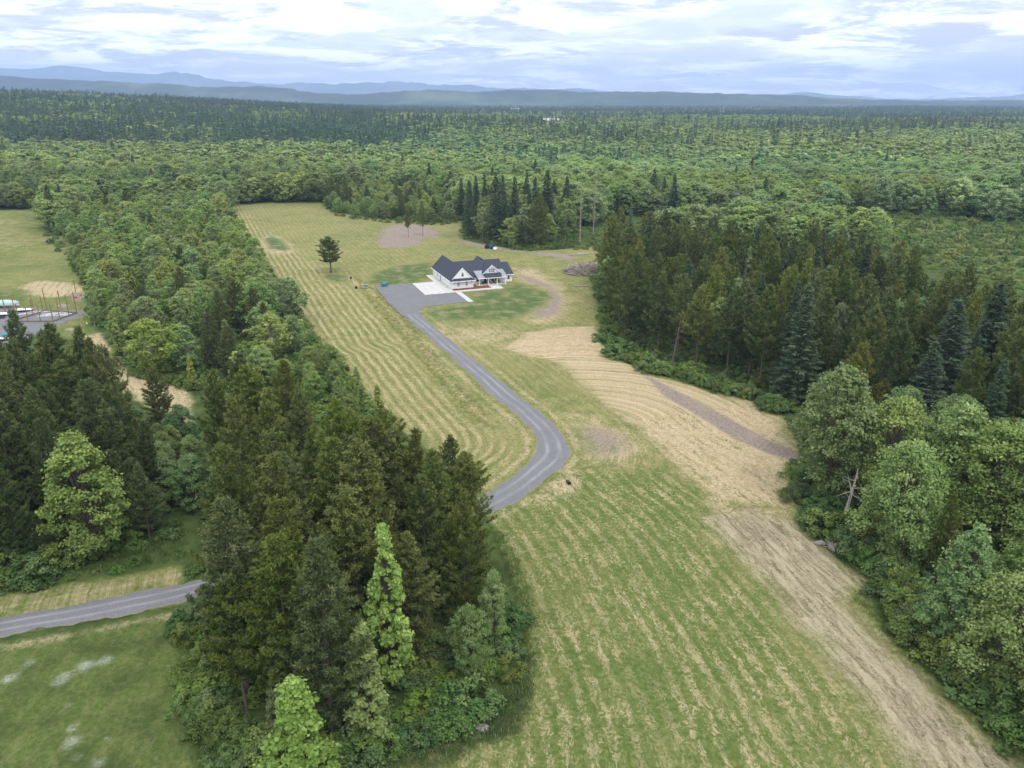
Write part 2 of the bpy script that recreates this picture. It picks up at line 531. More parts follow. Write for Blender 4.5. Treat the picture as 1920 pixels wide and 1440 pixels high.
def ground_material():
    m, bb, o = material('field_ground')
    t = bb.new('ShaderNodeTexCoord')
    P = t.outputs['Object']
    A = {k: bb.attr(k) for k in ('field', 'straw', 'dry', 'lawn', 'dirt', 'row', 'along', 'rowamp', 'yellow', 'flower')}
    big = bb.noise(P, 0.035, 4.0, 0.6)
    mid = bb.noise(P, 0.22, 5.0, 0.62)
    fine = bb.noise(P, 1.7, 6.0, 0.68)
    warp = bb.math('MULTIPLY', bb.math('SUBTRACT', bb.noise(P, 0.10, 3.0, 0.6), 0.5), 5.0)
    roww = bb.math('ADD', A['row'], warp)
    fib_v = bb.combine(bb.math('MULTIPLY', roww, 1.2), bb.math('MULTIPLY', A['along'], 0.42), 0.0)
    fib = bb.noise(fib_v, 1.0, 7.0, 0.68, 0.9)
    fib2 = bb.noise(bb.combine(bb.math('MULTIPLY', roww, 3.2), bb.math('MULTIPLY', A['along'], 1.5), 4.0), 1.0, 5.0, 0.7, 0.8)

    def mask(a, lo=0.36, hi=0.64, k=0.5, ns=None):
        v = bb.math('MULTIPLY_ADD', bb.math('SUBTRACT', ns if ns is not None else mid, 0.5), k, a)
        return bb.smooth(v, lo, hi)
    # woodland floor
    floor = bb.mix(bb.smooth(mid, 0.35, 0.65), (0.045, 0.068, 0.020), (0.085, 0.120, 0.036))
    floor = bb.mix(bb.smooth(fine, 0.55, 0.75), floor, (0.085, 0.10, 0.042))
    # mown grass
    green = bb.mix(bb.smooth(fine, 0.35, 0.66), (0.076, 0.116, 0.026), (0.148, 0.184, 0.054))
    yell = bb.mix(bb.smooth(fine, 0.32, 0.68), (0.170, 0.176, 0.056), (0.295, 0.265, 0.115))
    yf = bb.smooth(bb.math('MULTIPLY_ADD', bb.math('SUBTRACT', mid, 0.5), 0.9, bb.math('MULTIPLY_ADD', bb.math('SUBTRACT', big, 0.5), 0.9, A['yellow'])), 0.2, 0.85)
    grass = bb.mix(yf, green, yell)
    dk = bb.smooth(bb.noise(P, 0.75, 3.0, 0.6), 0.5, 0.8, 0.0, 0.45)
    grass = bb.mix(dk, grass, (0.062, 0.105, 0.024))
    # hay rows
    straw_c = bb.mix(bb.smooth(fib2, 0.3, 0.7), (0.30, 0.245, 0.125), (0.52, 0.435, 0.265))
    rowc = bb.math('ADD', bb.math('ADD', A['row'], bb.math('MULTIPLY', bb.math('SUBTRACT', bb.noise(P, 0.05, 2.0), 0.5), 1.8)), bb.math('MULTIPLY', bb.math('SUBTRACT', bb.noise(P, 0.40, 3.0), 0.5), bb.smooth(A['rowamp'], 0.86, 0.98, 0.95, 0.28)))
    wv = bb.math('MULTIPLY_ADD', bb.math('SINE', bb.math('MULTIPLY', rowc, 2 * math.pi / 2.15)), 0.5, 0.5)
    sn = bb.noise(bb.combine(bb.math('MULTIPLY', rowc, 1.15), bb.math('MULTIPLY', A['along'], 0.13), 7.0), 1.0, 5.0, 0.66, 0.4)
    wisp = bb.noise(bb.combine(bb.math('MULTIPLY', rowc, 1.7), bb.math('MULTIPLY', A['along'], 0.95), 2.0), 1.0, 6.0, 0.72, 1.7)
    rowv = bb.math('ADD', bb.math('MULTIPLY_ADD', wv, bb.smooth(A['rowamp'], 0.87, 0.98, 0.22, 0.46), bb.smooth(A['rowamp'], 0.87, 0.98, 0.13, 0.0)), bb.math('ADD', bb.math('MULTIPLY', bb.math('SUBTRACT', sn, 0.5), 1.15), bb.math('MULTIPLY', bb.math('SUBTRACT', wisp, 0.5), 2.3)))
    clump = bb.smooth(bb.noise(P, 0.11, 4.0, 0.65, 0.6), 0.34, 0.58, 0.42, 1.0)
    rows = bb.math('MULTIPLY', bb.math('MULTIPLY', bb.smooth(rowv, 0.20, 0.52), clump), A['rowamp'], clamp=True)
    grass = bb.mix(bb.math('MULTIPLY', rows, 0.92), grass, straw_c)
    gapr = bb.math('MULTIPLY', bb.smooth(rowv, 0.16, -0.18), bb.math('MULTIPLY', A['rowamp'], 0.55))
    grass = bb.mix(gapr, grass, (0.078, 0.118, 0.030))
    # thick straw cover
    fin2 = bb.noise(P, 3.4, 5.0, 0.75)
    fmix = bb.math('ADD', bb.math('MULTIPLY', wisp, 0.45), bb.math('ADD', bb.math('MULTIPLY', fine, 0.30), bb.math('MULTIPLY', fin2, 0.25)))
    st = bb.mix(bb.smooth(fmix, 0.36, 0.64), (0.31, 0.235, 0.130), (0.56, 0.455, 0.300))
    st = bb.mix(bb.smooth(mid, 0.50, 0.72, 0.0, 0.5), st, (0.30, 0.255, 0.120))
    lump = bb.math('MULTIPLY', bb.smooth(bb.noise(P, 1.1, 5.0, 0.7, 0.5), 0.50, 0.66), bb.smooth(A['straw'], 0.86, 1.0))
    st = bb.mix(bb.math('MULTIPLY', lump, 0.6), st, (0.30, 0.19, 0.10))
    gap = bb.math('MULTIPLY', bb.smooth(rowv, 0.26, -0.05), bb.smooth(bb.noise(P, 0.07, 3.0, 0.6), 0.36, 0.60, 0.35, 1.0))
    rag = bb.math('MULTIPLY_ADD', wisp, 0.45, bb.math('MULTIPLY', mid, 0.55))
    sm = mask(A['straw'], 0.28, 0.72, 1.35, rag)
    sm = bb.math('MULTIPLY', sm, bb.math('SUBTRACT', 1.0, bb.math('MULTIPLY', gap, bb.smooth(A['straw'], 1.0, 0.8))))
    grass = bb.mix(sm, grass, st)
    lng = bb.math('ADD', bb.math('MULTIPLY', sn, 0.55), bb.math('ADD', bb.math('MULTIPLY', wisp, 0.2), bb.math('MULTIPLY', fin2, 0.25)))
    dr = bb.mix(bb.smooth(lng, 0.40, 0.60), (0.205, 0.170, 0.105), (0.43, 0.375, 0.255))
    dr = bb.mix(bb.smooth(mid, 0.52, 0.75, 0.0, 0.6), dr, (0.19, 0.155, 0.10))
    dr = bb.mix(bb.math('MULTIPLY', bb.smooth(rowv, 0.14, -0.15), 0.8), dr, (0.115, 0.110, 0.050))
    dm = mask(A['dry'], 0.28, 0.72, 1.35, rag)
    grass = bb.mix(dm, grass, dr)
    lw = bb.mix(bb.smooth(mid, 0.44, 0.66), (0.082, 0.128, 0.040), (0.220, 0.210, 0.105))
    lw = bb.mix(bb.smooth(fine, 0.45, 0.75, 0.0, 0.6), lw, (0.105, 0.140, 0.042))
    grass = bb.mix(mask(A['lawn'], 0.30, 0.75, 0.8), grass, lw)
    di = bb.mix(bb.smooth(fine, 0.30, 0.70), (0.185, 0.145, 0.118), (0.320, 0.265, 0.225))
    di = bb.mix(bb.smooth(mid, 0.45, 0.75, 0.0, 0.6), di, (0.33, 0.265, 0.19))
    grass = bb.mix(mask(A['dirt'], 0.32, 0.68, 0.75, rag), grass, di)
    fl = bb.smooth(bb.math('MULTIPLY', A['flower'], bb.math('ADD', bb.math('MULTIPLY', bb.noise(P, 3.6, 5.0, 0.8), 1.2), bb.math('MULTIPLY', bb.noise(P, 0.6, 3.0, 0.7), 0.7))), 0.60, 1.25)
    grass = bb.mix(bb.math('MULTIPLY', fl, 0.8), grass, (0.52, 0.55, 0.50))
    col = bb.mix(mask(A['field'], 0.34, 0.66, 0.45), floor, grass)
    bp = bb.new('ShaderNodeBump')
    bp.inputs['Strength'].default_value = 0.8
    bp.inputs['Distance'].default_value = 0.30
    bb.link(bb.math('ADD', fine, bb.math('MULTIPLY', wisp, 0.7)), bp.inputs['Height'])
    bsdf(bb, o, col, 0.95, 0.05, bp.outputs[0])
    return m


M['ground'] = ground_material()

# ------------------------------------------------------------------ ground


def axis(lo, hi, step, far_lo, far_hi, grow=1.16):
    mid = np.arange(lo, hi + step * 0.5, step)
    up, s, x = [], step, mid[-1]
    while x < far_hi:
        s *= grow
        x += s
        up.append(x)
    dn, s, x = [], step, mid[0]
    while x > far_lo:
        s *= grow
        x -= s
        dn.append(x)
    return np.array(dn[::-1] + list(mid) + up)


xs = axis(-112, 84, 0.62, -18500, 18500)
ya = axis(36, 130, 0.52, -2500, 130)
ya = ya[ya <= 130]
yb = axis(130.7, 430, 0.95, 130.7, 18500)
ys = np.concatenate([ya, yb])
XX, YY = np.meshgrid(xs, ys)
P = np.stack([XX.ravel(), YY.ravel()], 1)
Zg = terrain(P[:, 0], P[:, 1])
near = (np.abs(P[:, 0]) < 320) & (P[:, 1] > 20) & (P[:, 1] < 560)
Pn = P[near]


def full(v, fill=0.0):
    r = np.full(len(P), fill)
    r[near] = v
    return r


def mx(*a):
    r = a[0]
    for q in a[1:]:
        r = np.maximum(r, q)
    return r


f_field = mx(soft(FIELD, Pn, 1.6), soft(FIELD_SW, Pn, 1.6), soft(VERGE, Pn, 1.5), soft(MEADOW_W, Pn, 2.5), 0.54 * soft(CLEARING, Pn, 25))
edge_drive0 = (resample0(GP(DRIVE_L[2:]), 60) + resample0(GP(DRIVE_R[2:]), 60)) / 2
# undergrowth of the far woods is lighter so that gaps do not read black
pile = soft(STRAW_PILE, Pn, 2.5)
dcl, _, _ = seg_dist(np.vstack([edge_drive0, GP([(780, 1003), (600, 1045), (440, 1085), (336, 1113), (0, 1176), (-250, 1225)])]), Pn)
vergeband = np.clip(1 - np.abs(dcl - 4.4) / 2.4, 0, 1)
f_straw = mx(0.80 * soft(STRAW_E, Pn, 5.0), pile, 0.50 * soft(STRAW_FR, Pn, 6), 0.58 * soft(STRAW_PIPE, Pn, 2.5), 0.62 * soft(STRAW_JOIN, Pn, 4), 0.62 * soft(STRAW_RING, Pn, 5), 0.72 * soft(SOIL_R, Pn, 7), 0.50 * soft(SOIL_F, Pn, 7), 0.52 * vergeband, 0.42 * soft(WEST_BROWN, Pn, 25), 0.8 * soft(STRAW_W, Pn, 3), 0.9 * soft(STRAW_W2, Pn, 3), 0.62 * soft(DITCH, Pn, 2.5), 0.40 * soft(VERGE, Pn, 1.2))
f_dry = mx(0.84 * soft(DRY_E, Pn, 4.0))
f_lawn = mx(soft(LAWN_BACK, Pn, 5), 0.95 * soft(LAWN_FRONT, Pn, 5), 0.8 * soft(PINE_SHADE_TINT, Pn, 3), 0.95 * soft(BUMP_BACK, Pn, 4), 0.7 * soft(GRASS_W, Pn, 4))
f_dirt = mx(soft(TRACK_E, Pn, 1.7), 0.66 * soft(DIRT_BEND, Pn, 7), 0.85 * soft(DIRT_BACK, Pn, 7), 0.75 * soft(DIRT_TRACK, Pn, 5), 0.82 * soft(DIRT_LAWN, Pn, 5), soft(DIRT_YARD, Pn, 3), soft(DIRT_PAD, Pn, 2))
lower = soft(LOWER, Pn, 4)
strip = soft(LEFT_STRIP, Pn, 4)
fieldsoft = soft(FIELD, Pn, 2)
edge_drive = GP(DRIVE_L)
# rows: distance from a guide line along each part of the field
gl = smooth_line(np.vstack([[edge_drive[0] + (edge_drive[0] - edge_drive[3]) * 8], GP(DRIVE_L[1:]), GP([(820, 985), (700, 1020)])]), 3.0)
d1, s1, a1 = seg_dist(gl, Pn)
g2 = smooth_line(GP([(1110, 800), (1200, 880), (1312, 968), (1410, 1075), (1520, 1200), (1610, 1310), (1700, 1440), (1850, 1640)]), 2.0)
d2, s2, a2 = seg_dist(g2, Pn)
use2 = mx(lower, soft(DRY_E, Pn, 2), soft(STRAW_E, Pn, 2)) > 0.5
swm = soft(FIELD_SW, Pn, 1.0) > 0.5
row = np.where(use2, d2 * np.where(s2 == 0, 1, s2), d1 * np.where(s1 == 0, 1, s1))
al = np.where(use2, a2, a1)
row = np.where(swm, Pn[:, 0], row)
al = np.where(swm, Pn[:, 1], al)
ramp = mx(1.0 * strip, 0.86 * lower, 0.46 * fieldsoft, 0.22 * soft(FIELD_SW, Pn, 2), 0.10 * soft(MEADOW_W, Pn, 4), 0.5 * soft(CLEARING, Pn, 8))
ramp = ramp * (1 - 0.8 * np.clip(f_lawn + f_dirt, 0, 1))
yellow = 0.62 * fieldsoft + 0.12 * strip - 0.27 * lower
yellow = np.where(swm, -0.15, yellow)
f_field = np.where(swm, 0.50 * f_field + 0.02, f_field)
yellow = np.maximum(yellow, 0.52 * soft(MEADOW_W, Pn, 3))
yellow = np.maximum(yellow, 0.28 * soft(CLEARING, Pn, 8))
yellow = np.maximum(yellow, 0.5 * soft(VERGE, Pn, 1))
flo = np.zeros(len(Pn))
for fx, fy, fr in FLOWERS:
    c = np.array(G(fx, fy))
    flo = np.maximum(flo, np.exp(-((Pn - c) ** 2).sum(1) / (0.5 * fr * fr)))
bumps = 0.05 * np.sin(Pn[:, 0] * 1.3 + 2 * np.sin(Pn[:, 1] * 0.7)) * np.sin(Pn[:, 1] * 1.1) * fieldsoft
mound = 1.0 * pile * (0.6 + 0.4 * np.sin(Pn[:, 0] * 1.7) * np.sin(Pn[:, 1] * 1.3)) * 0.5 + 0.8 * soft(BUMP_BACK, Pn, 5)
Zg[near] += bumps + mound - 0.5 * soft(DITCH, Pn, 3) * 0.6
nx, ny = len(xs), len(ys)
idx = np.arange(nx * ny).reshape(ny, nx)
quads = np.stack([idx[:-1, :-1], idx[:-1, 1:], idx[1:, 1:], idx[1:, :-1]], -1).reshape(-1, 4)
gm = mesh_np('ground', np.column_stack([P, Zg]), quads.ravel(), np.arange(len(quads)) * 4, M['ground'],
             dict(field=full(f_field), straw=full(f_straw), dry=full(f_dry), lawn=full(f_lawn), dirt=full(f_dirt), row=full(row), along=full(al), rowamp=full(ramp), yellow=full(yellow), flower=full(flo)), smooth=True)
go = bpy.data.objects.new('ground', gm)
COL.objects.link(go)
tag(go, 'mown hay field and woodland floor reaching out to the hills', kind='structure')

# ------------------------------------------------------------------ haze
hm, hb, ho = material('haze_air')
pvn = hb.new('ShaderNodeVolumePrincipled')
pvn.inputs['Color'].default_value = (0.48, 0.64, 1.0, 1.0)
pvn.inputs['Density'].default_value = 0.88e-4
pvn.inputs['Anisotropy'].default_value = 0.0
hb.link(pvn.outputs[0], ho.inputs['Volume'])
hz = MB().box(-20500, 20500, -3500, 20500, -5, 740).build('haze', hm)
tag(hz, 'pale blue summer haze over the forest and hills', kind='stuff')
# ------------------------------------------------------------------ hills


def hill_material(name, a, c):
    m, bb, o = material(name)
    t = bb.new('ShaderNodeTexCoord')
    n = bb.noise(t.outputs['Object'], 0.0011, 6.0, 0.6)
    n2 = bb.noise(t.outputs['Object'], 0.012, 4.0, 0.6)
    col = bb.mix(bb.smooth(n, 0.48, 0.66), a, c)
    col = bb.mix(bb.smooth(n2, 0.45, 0.7, 0.0, 0.5), col, (0.03, 0.05, 0.02))
    bsdf(bb, o, col, 0.95, 0.05)
    return m


def hill_range(name, label, sil, D, depth, mat, seed, rough):
    """a long wooded range: crest heights from its skyline, with slopes before and behind"""
    r = np.random.default_rng(seed)
    sil = np.array(sil, float)
    hx = np.linspace(-620, 2540, 900)
    hy = np.interp(hx, sil[:, 0], sil[:, 1])
    k = np.zeros_like(hx)
    for f, a in ((0.02, 1.0), (0.05, 0.9), (0.11, 0.7), (0.25, 0.5), (0.6, 0.35)):
        k += a * np.sin(hx * f + r.uniform(0, 6)) * np.sin(hx * f * 0.37 + r.uniform(0, 6))
    hy = hy + k * rough
    el = (HORIZON - hy) / F_PX
    ub = (hx - 960) / F_PX / C_
    rows = 26
    V = []
    for j in range(rows):
        q = j / (rows - 1) * 2 - 1
        prof = math.exp(-(q / 0.42) ** 2)
        Yj = D + q * depth
        for i in range(len(hx)):
            crest = CAM_H + (el[i] - np.interp(hx[i], [300, 1100], [7.0, 0.0] if D > 9000 else [4.0, -2.0]) / F_PX) * D
            bump = 1 + 0.10 * math.sin(hx[i] * 0.031 + j * 0.9 + seed) * (1 - prof) + 0.06 * math.sin(hx[i] * 0.08 - j * 0.5)
            z = max(crest, 4.0) * prof * (bump if prof < 0.97 else 1.0) - 3.0
            V.append((ub[i] * D + 0.22 * q * depth * math.sin(hx[i] * 0.012), Yj, z))
    n = len(hx)
    ii = np.arange(n * rows).reshape(rows, n)
    qd = np.stack([ii[:-1, :-1], ii[:-1, 1:], ii[1:, 1:], ii[1:, :-1]], -1).reshape(-1, 4)
    me = mesh_np(name, V, qd.ravel(), np.arange(len(qd)) * 4, mat, smooth=True)
    o = bpy.data.objects.new(name, me)
    COL.objects.link(o)
    return tag(o, label, kind='structure')


HM1 = hill_material('wooded_hills', (0.035, 0.055, 0.025), (0.11, 0.13, 0.065))
HM2 = hill_material('far_mountain_slopes', (0.045, 0.065, 0.035), (0.13, 0.14, 0.085))
hill_range('mountains', 'pale blue mountain range along the horizon', [(-700, 124), (0, 127), (30, 132), (85, 126), (120, 127), (170, 131), (220, 124), (300, 133), (355, 139), (410, 136), (470, 146), (520, 152), (600, 156), (700, 157), (757, 152), (820, 160), (950, 165), (1040, 168),
           (1200, 175), (1320, 180), (1370, 179), (1448, 176), (1520, 182), (1620, 186), (1720, 184), (1800, 181), (1920, 176), (2600, 172)], 16400, 3000, HM2, 3, 1.5)
hill_range('hills', 'dark blue wooded hills in front of the mountains', [(-700, 138), (0, 143), (60, 144), (135, 143), (200, 148), (250, 149), (330, 154), (400, 158), (470, 163), (545, 162), (600, 169), (640, 173), (690, 175), (760, 174), (820, 170), (900, 173), (1000, 172), (1070, 174),
           (1160, 174), (1280, 177), (1400, 181), (1500, 187), (1600, 189), (1920, 189), (2600, 188)], 6600, 1500, HM1, 11, 1.1)

# ------------------------------------------------------------------ driveway and paving


def gravel_material(name, tracks=True):
    m, bb, o = material(name)
    t = bb.new('ShaderNodeTexCoord')
    P_ = t.outputs['Object']
    f1 = bb.noise(P_, 5.0, 6.0, 0.75)
    f2 = bb.noise(P_, 0.35, 4.0, 0.6)
    col = bb.mix(bb.smooth(f1, 0.3, 0.7), (0.128, 0.127, 0.132), (0.214, 0.213, 0.220))
    col = bb.mix(bb.smooth(f2, 0.40, 0.70, 0.0, 0.6), col, (0.140, 0.142, 0.158))
    if tracks:
        u = bb.attr('across')
        a = bb.math('ABSOLUTE', bb.math('ADD', u, bb.math('MULTIPLY', bb.math('SUBTRACT', bb.noise(P_, 0.07, 3.0), 0.5), 0.55)))
        d = bb.math('ABSOLUTE', bb.math('SUBTRACT', a, 0.36))
        tr = bb.math('MULTIPLY', bb.smooth(d, 0.20, 0.03), bb.smooth(bb.noise(P_, 0.13, 4.0, 0.65), 0.36, 0.64, 0.3, 1.0))
        col = bb.mix(bb.math('MULTIPLY', tr, 0.68), col, (0.275, 0.278, 0.295))
        ed = bb.smooth(bb.math('MULTIPLY_ADD', bb.math('SUBTRACT', f1, 0.5), 0.25, bb.math('ABSOLUTE', u)), 0.86, 1.02)
        col = bb.mix(bb.math('MULTIPLY', ed, 0.8), col, (0.22, 0.20, 0.12))
    bp = bb.new('ShaderNodeBump')
    bp.inputs['Strength'].default_value = 0.5
    bp.inputs['Distance'].default_value = 0.05
    bb.link(f1, bp.inputs['Height'])
    bsdf(bb, o, col, 0.9, 0.15, bp.outputs[0])
    return m


M['gravel'] = gravel_material('grey_gravel_drive')
M['gravel_pad'] = gravel_material('grey_gravel_pad', False)


def resample(line, n):
    s = np.concatenate([[0], np.cumsum(np.hypot(*np.diff(line, axis=0).T))])
    t = np.linspace(0, s[-1], n)
    return np.column_stack([np.interp(t, s, line[:, 0]), np.interp(t, s, line[:, 1])])


def match_edges(L, R, n):
    L, R = resample(smooth_line(L), n), resample(smooth_line(R), n)
    return L, R


Ll = GP(DRIVE_L[2:] + [(790, 992), (600, 1032), (440, 1070), (336, 1096), (153, 1131), (0, 1159), (-250, 1205)])
Rr = GP(DRIVE_R[2:] + [(800, 1015), (600, 1058), (440, 1100), (336, 1131), (153, 1168), (0, 1194), (-250, 1246)])
cen = smooth_line((resample(smooth_line(Ll), 70) + resample(smooth_line(Rr), 70)) / 2, 1.0)
cen = resample(cen, 230)
# half widths measured across the centre line
tan = np.gradient(cen, axis=0)
tan /= np.hypot(tan[:, 0], tan[:, 1])[:, None]
nor = np.column_stack([-tan[:, 1], tan[:, 0]])
dl, _, _ = seg_dist(smooth_line(Ll), cen)
dr_, _, _ = seg_dist(smooth_line(Rr), cen)
hw = np.convolve(np.pad((dl + dr_) / 2, 6, mode='edge'), np.ones(13) / 13, 'valid')
K = 11
V, ac = [], []
for i in range(len(cen)):
    for k in range(K):
        u = -1 + 2 * k / (K - 1)
        wob = (0.20 * math.sin(i * 0.9 + u * 5) + 0.16 * math.sin(i * 2.3 + u) + 0.2 * math.sin(i * .31 + 3 * u)) * (abs(u) > 0.9)
        p = cen[i] + nor[i] * u * (hw[i] + wob)
        V.append((p[0], p[1], 0.10 + 0.08 * (1 - u * u) - (0.08 if abs(u) > 0.99 else 0)))
        ac.append(u)
ii = np.arange(len(V)).reshape(len(cen), K)
qd = np.stack([ii[:-1, :-1], ii[1:, :-1], ii[1:, 1:], ii[:-1, 1:]], -1).reshape(-1, 4)
dv = bpy.data.objects.new('driveway', mesh_np('driveway', V, qd.ravel(), np.arange(len(qd)) * 4, M['gravel'], dict(across=ac), smooth=True))
COL.objects.link(dv)
tag(dv, 'grey gravel driveway with pale wheel tracks bending up to the house', kind='structure')
DRIVE_CEN, DRIVE_HW = cen, float(hw.mean())

yard = MB()
yp = [G(*q) for q in ((-220, 600), (-60, 582), (0, 577), (60, 580), (90, 581), (152, 583), (157, 590), (124, 603), (95, 618), (60, 632), (0, 655), (-300, 720))]
yp = smooth_line(np.array(yp + [yp[0]]), 4.0)[:-1]
yard.poly([(x, y, 0.07) for x, y in yp] + [(x, y, -0.3) for x, y in yp], [tuple(range(len(yp)))] + [(i, i + len(yp), (i + 1) % len(yp) + len(yp), (i + 1) % len(yp)) for i in range(len(yp))])
o = yard.build('gravel_yard', M['gravel_pad'])
tag(o, 'grey gravel yard under the unfinished pole barn', kind='structure')

# house frame: origin at the near garage corner
HA = np.array([-20.2, 254.64])
HT = math.radians(20.5)
hex_, hey = np.array([math.cos(HT), math.sin(HT)]), np.array([-math.sin(HT), math.cos(HT)])


def HL(x, y):
    return HA + hex_ * x + hey * y


pad = np.array([G(703, 537), G(770, 531.5), HL(-10.6, 9), HL(-10.6, -4.6), HL(-0.2, -4.6), HL(0.3, -18.6), G(876, 566.5), G(830, 571), G(795, 576), G(784, 582), G(790, 590), G(757, 594), G(731, 572)])
pm = MB()
pm.poly([(x, y, 0.085) for x, y in pad] + [(x, y, -0.2) for x, y in pad], [tuple(range(len(pad)))[::-1]] + [(i, (i + 1) % len(pad), (i + 1) % len(pad) + len(pad), i + len(pad)) for i in range(len(pad))])
o = pm.build('gravel_pad', M['gravel_pad'])
tag(o, 'grey gravel parking pad at the top of the driveway', kind='structure')


def concrete():
    m, bb, o = material('pale_concrete')
    t = bb.new('ShaderNodeTexCoord')
    n = bb.noise(t.outputs['Object'], 0.6, 5.0, 0.6)
    col = bb.mix(bb.smooth(n, 0.35, 0.7), (0.45, 0.44, 0.42), (0.55, 0.54, 0.52))
    bsdf(bb, o, col, 0.85, 0.2)
    return m


M['concrete'] = concrete()
M['roof'] = plain('charcoal_shingles', (0.048, 0.054, 0.073), 0.85, 0.2, 0.38, 2.2)
M['metal_roof'] = plain('grey_metal_roofing', (0.27, 0.29, 0.34), 0.45, 0.4, 0.05, 0.8)
M['glass'] = plain('dark_window_glass', (0.018, 0.022, 0.026), 0.08, 0.5, 0.02)
M['paleglass'] = plain('painted_sky_reflection_glass', (0.25, 0.27, 0.28), 0.1, 0.5, 0.05)  # grey base colour paints the sky's reflection into the panes
M['mulch'] = plain('red_brown_bark_mulch', (0.185, 0.072, 0.038), 0.95, 0.1, 0.4, 3.0)
M['dark'] = plain('black_plastic', (0.015, 0.015, 0.017), 0.5, 0.3, 0.1)
M['grey'] = plain('grey_painted_metal', (0.21, 0.225, 0.245), 0.5, 0.4, 0.08)


def house_root(name, label=None, kind=None, cat=None, group=None):
    o = bpy.data.objects.new(name, None)
    COL.objects.link(o)
    o.location = (HA[0], HA[1], 0)
    o.rotation_euler = (0, 0, HT)
    return tag(o, label, cat, group, kind)


def at_house(o):
    o.location = (HA[0], HA[1], 0)
    o.rotation_euler = (0, 0, HT)
    return o


# paving round the house: panels with open joints
ap = house_root('concrete_apron', 'pale concrete apron in front of the garage doors', 'structure')
for i in range(4):
    for j in range(6):
        x0, x1 = -10.4 + i * 2.6, -10.4 + (i + 1) * 2.6 - 0.04
        y0, y1 = -4.5 + j * 2.98, -4.5 + (j + 1) * 2.98 - 0.04
        MB().box(x0, x1, y0, y1, -0.1, 0.13).build('panel', M['concrete'], ap)
for j in range(3):
    MB().box(-2.6, -0.05, 13.42 + j * 3.7, 13.42 + (j + 1) * 3.7 - 0.04, -0.1, 0.13).build('panel', M['concrete'], ap)
wk = house_root('front_walk', 'pale concrete walk running along the mulch bed to the porch', 'structure')
for i in range(7):
    MB().box(0.02 + i * 1.9, 0.02 + (i + 1) * 1.9 - 0.03, -4.4, -2.35, -0.1, 0.125).build('panel', M['concrete'], wk)
for j in range(3):
    MB().box(13.34, 16.9, -4.4 + j * 1.9, -4.4 + (j + 1) * 1.9 - 0.03, -0.1, 0.127).build('panel', M['concrete'], wk)
sp = house_root('side_walk', 'pale concrete strip running down to the gravel pad edge', 'structure')
for j in range(6):
    MB().box(0.05, 1.75, -18.3 + j * 2.3, -18.3 + (j + 1) * 2.3 - 0.04, -0.1, 0.123).build('panel', M['concrete'], sp)
mu = MB()
mu.box(0.1, 7.75, -2.3, -0.06, -0.1, 0.20)
mu.box(7.75, 13.25, -2.3, 1.2, -0.1, 0.205)
mu.box(7.75, 9.3, 1.2, 4.3, -0.1, 0.20)
o = at_house(mu.build('mulch_bed', M['mulch']))
tag(o, 'red brown bark mulch bed along the front of the house', 'mulch bed')

# ------------------------------------------------------------------ the house
house = house_root('house', 'white farmhouse with dark shingle gables and a front porch', None, 'house')
WT = 2.95
# walls: garage wing, main body, right wing
gw = MB()
gw.poly([(0, 0, 0), (7.6, 0, 0), (7.6, 24, 0), (0, 24, 0), (0, 0, WT), (7.6, 0, WT), (7.6, 24, WT), (0, 24, WT)], [(0, 1, 5, 4), (1, 2, 6, 5), (2, 3, 7, 6), (3, 0, 4, 7)])
gw.poly([(0, 24, WT), (7.6, 24, WT), (3.8, 24, 6.95)], [(0, 1, 2), (0, 2, 1)])
gw.build('garage_wall', M['white'], house)
mw = MB()
mw.poly([(7.6, 4.4, 0), (20.9, 4.4, 0), (20.9, 20.4, 0), (7.6, 20.4, 0), (7.6, 4.4, WT), (20.9, 4.4, WT), (20.9, 20.4, WT), (7.6, 20.4, WT)], [(0, 1, 5, 4), (1, 2, 6, 5), (2, 3, 7, 6), (3, 0, 4, 7)])
mw.poly([(20.9, 4.4, WT), (20.9, 20.4, WT), (20.9, 12.4, 6.75)], [(0, 1, 2), (0, 2, 1)])
mw.build('main_wall', M['white'], house)
rw = MB()
rw.poly([(20.9, 4.75, 0), (23.4, 4.75, 0), (23.4, 17.0, 0), (20.9, 17.0, 0), (20.9, 4.75, WT - .05), (23.4, 4.75, WT - .05), (23.4, 17.0, WT - .05), (20.9, 17.0, WT - .05)], [(0, 1, 5, 4), (1, 2, 6, 5), (2, 3, 7, 6), (3, 0, 4, 7)])
rw.poly([(23.4, 4.75, WT - .05), (23.4, 17.0, WT - .05), (23.4, 10.9, 5.75)], [(0, 1, 2), (0, 2, 1)])
rw.build('wing_wall', M['white'], house)
# roofs
r = MB()
pk, ez = 7.15, 2.75
sl = (pk - ez) / 4.3
r.slab([(-0.5, -0.35 + 0.30, ez), (3.8, -0.05, pk), (3.8, 24.6, pk), (-0.5, 24.6, ez)], 0.16)
r.slab([(3.8, -0.05, pk + .003), (8.1, -0.05, ez), (8.1, 24.6, ez), (3.8, 24.6, pk + .003)], 0.16)
r.slab([(-0.5, -0.75, 2.78), (8.1, -0.75, 2.78), (7.25, 0.0, 3.62), (0.35, 0.0, 3.62)], 0.14)
r.build('garage_roof', M['roof'], house)
g = MB()
g.poly([(0.55, -0.02, 3.60), (7.05, -0.02, 3.60), (3.8, -0.02, 6.92)], [(0, 1, 2)])
g.poly([(0.55, 0.12, 3.60), (7.05, 0.12, 3.60), (3.8, 0.12, 6.92)], [(0, 2, 1)])
g.build('garage_gable', M['white'], house)
r = MB()
r.slab([(5.2, 3.9, 2.72), (21.25, 3.9, 2.72), (21.25, 12.4, 6.85), (3.9, 12.4, 6.85)], 0.16)
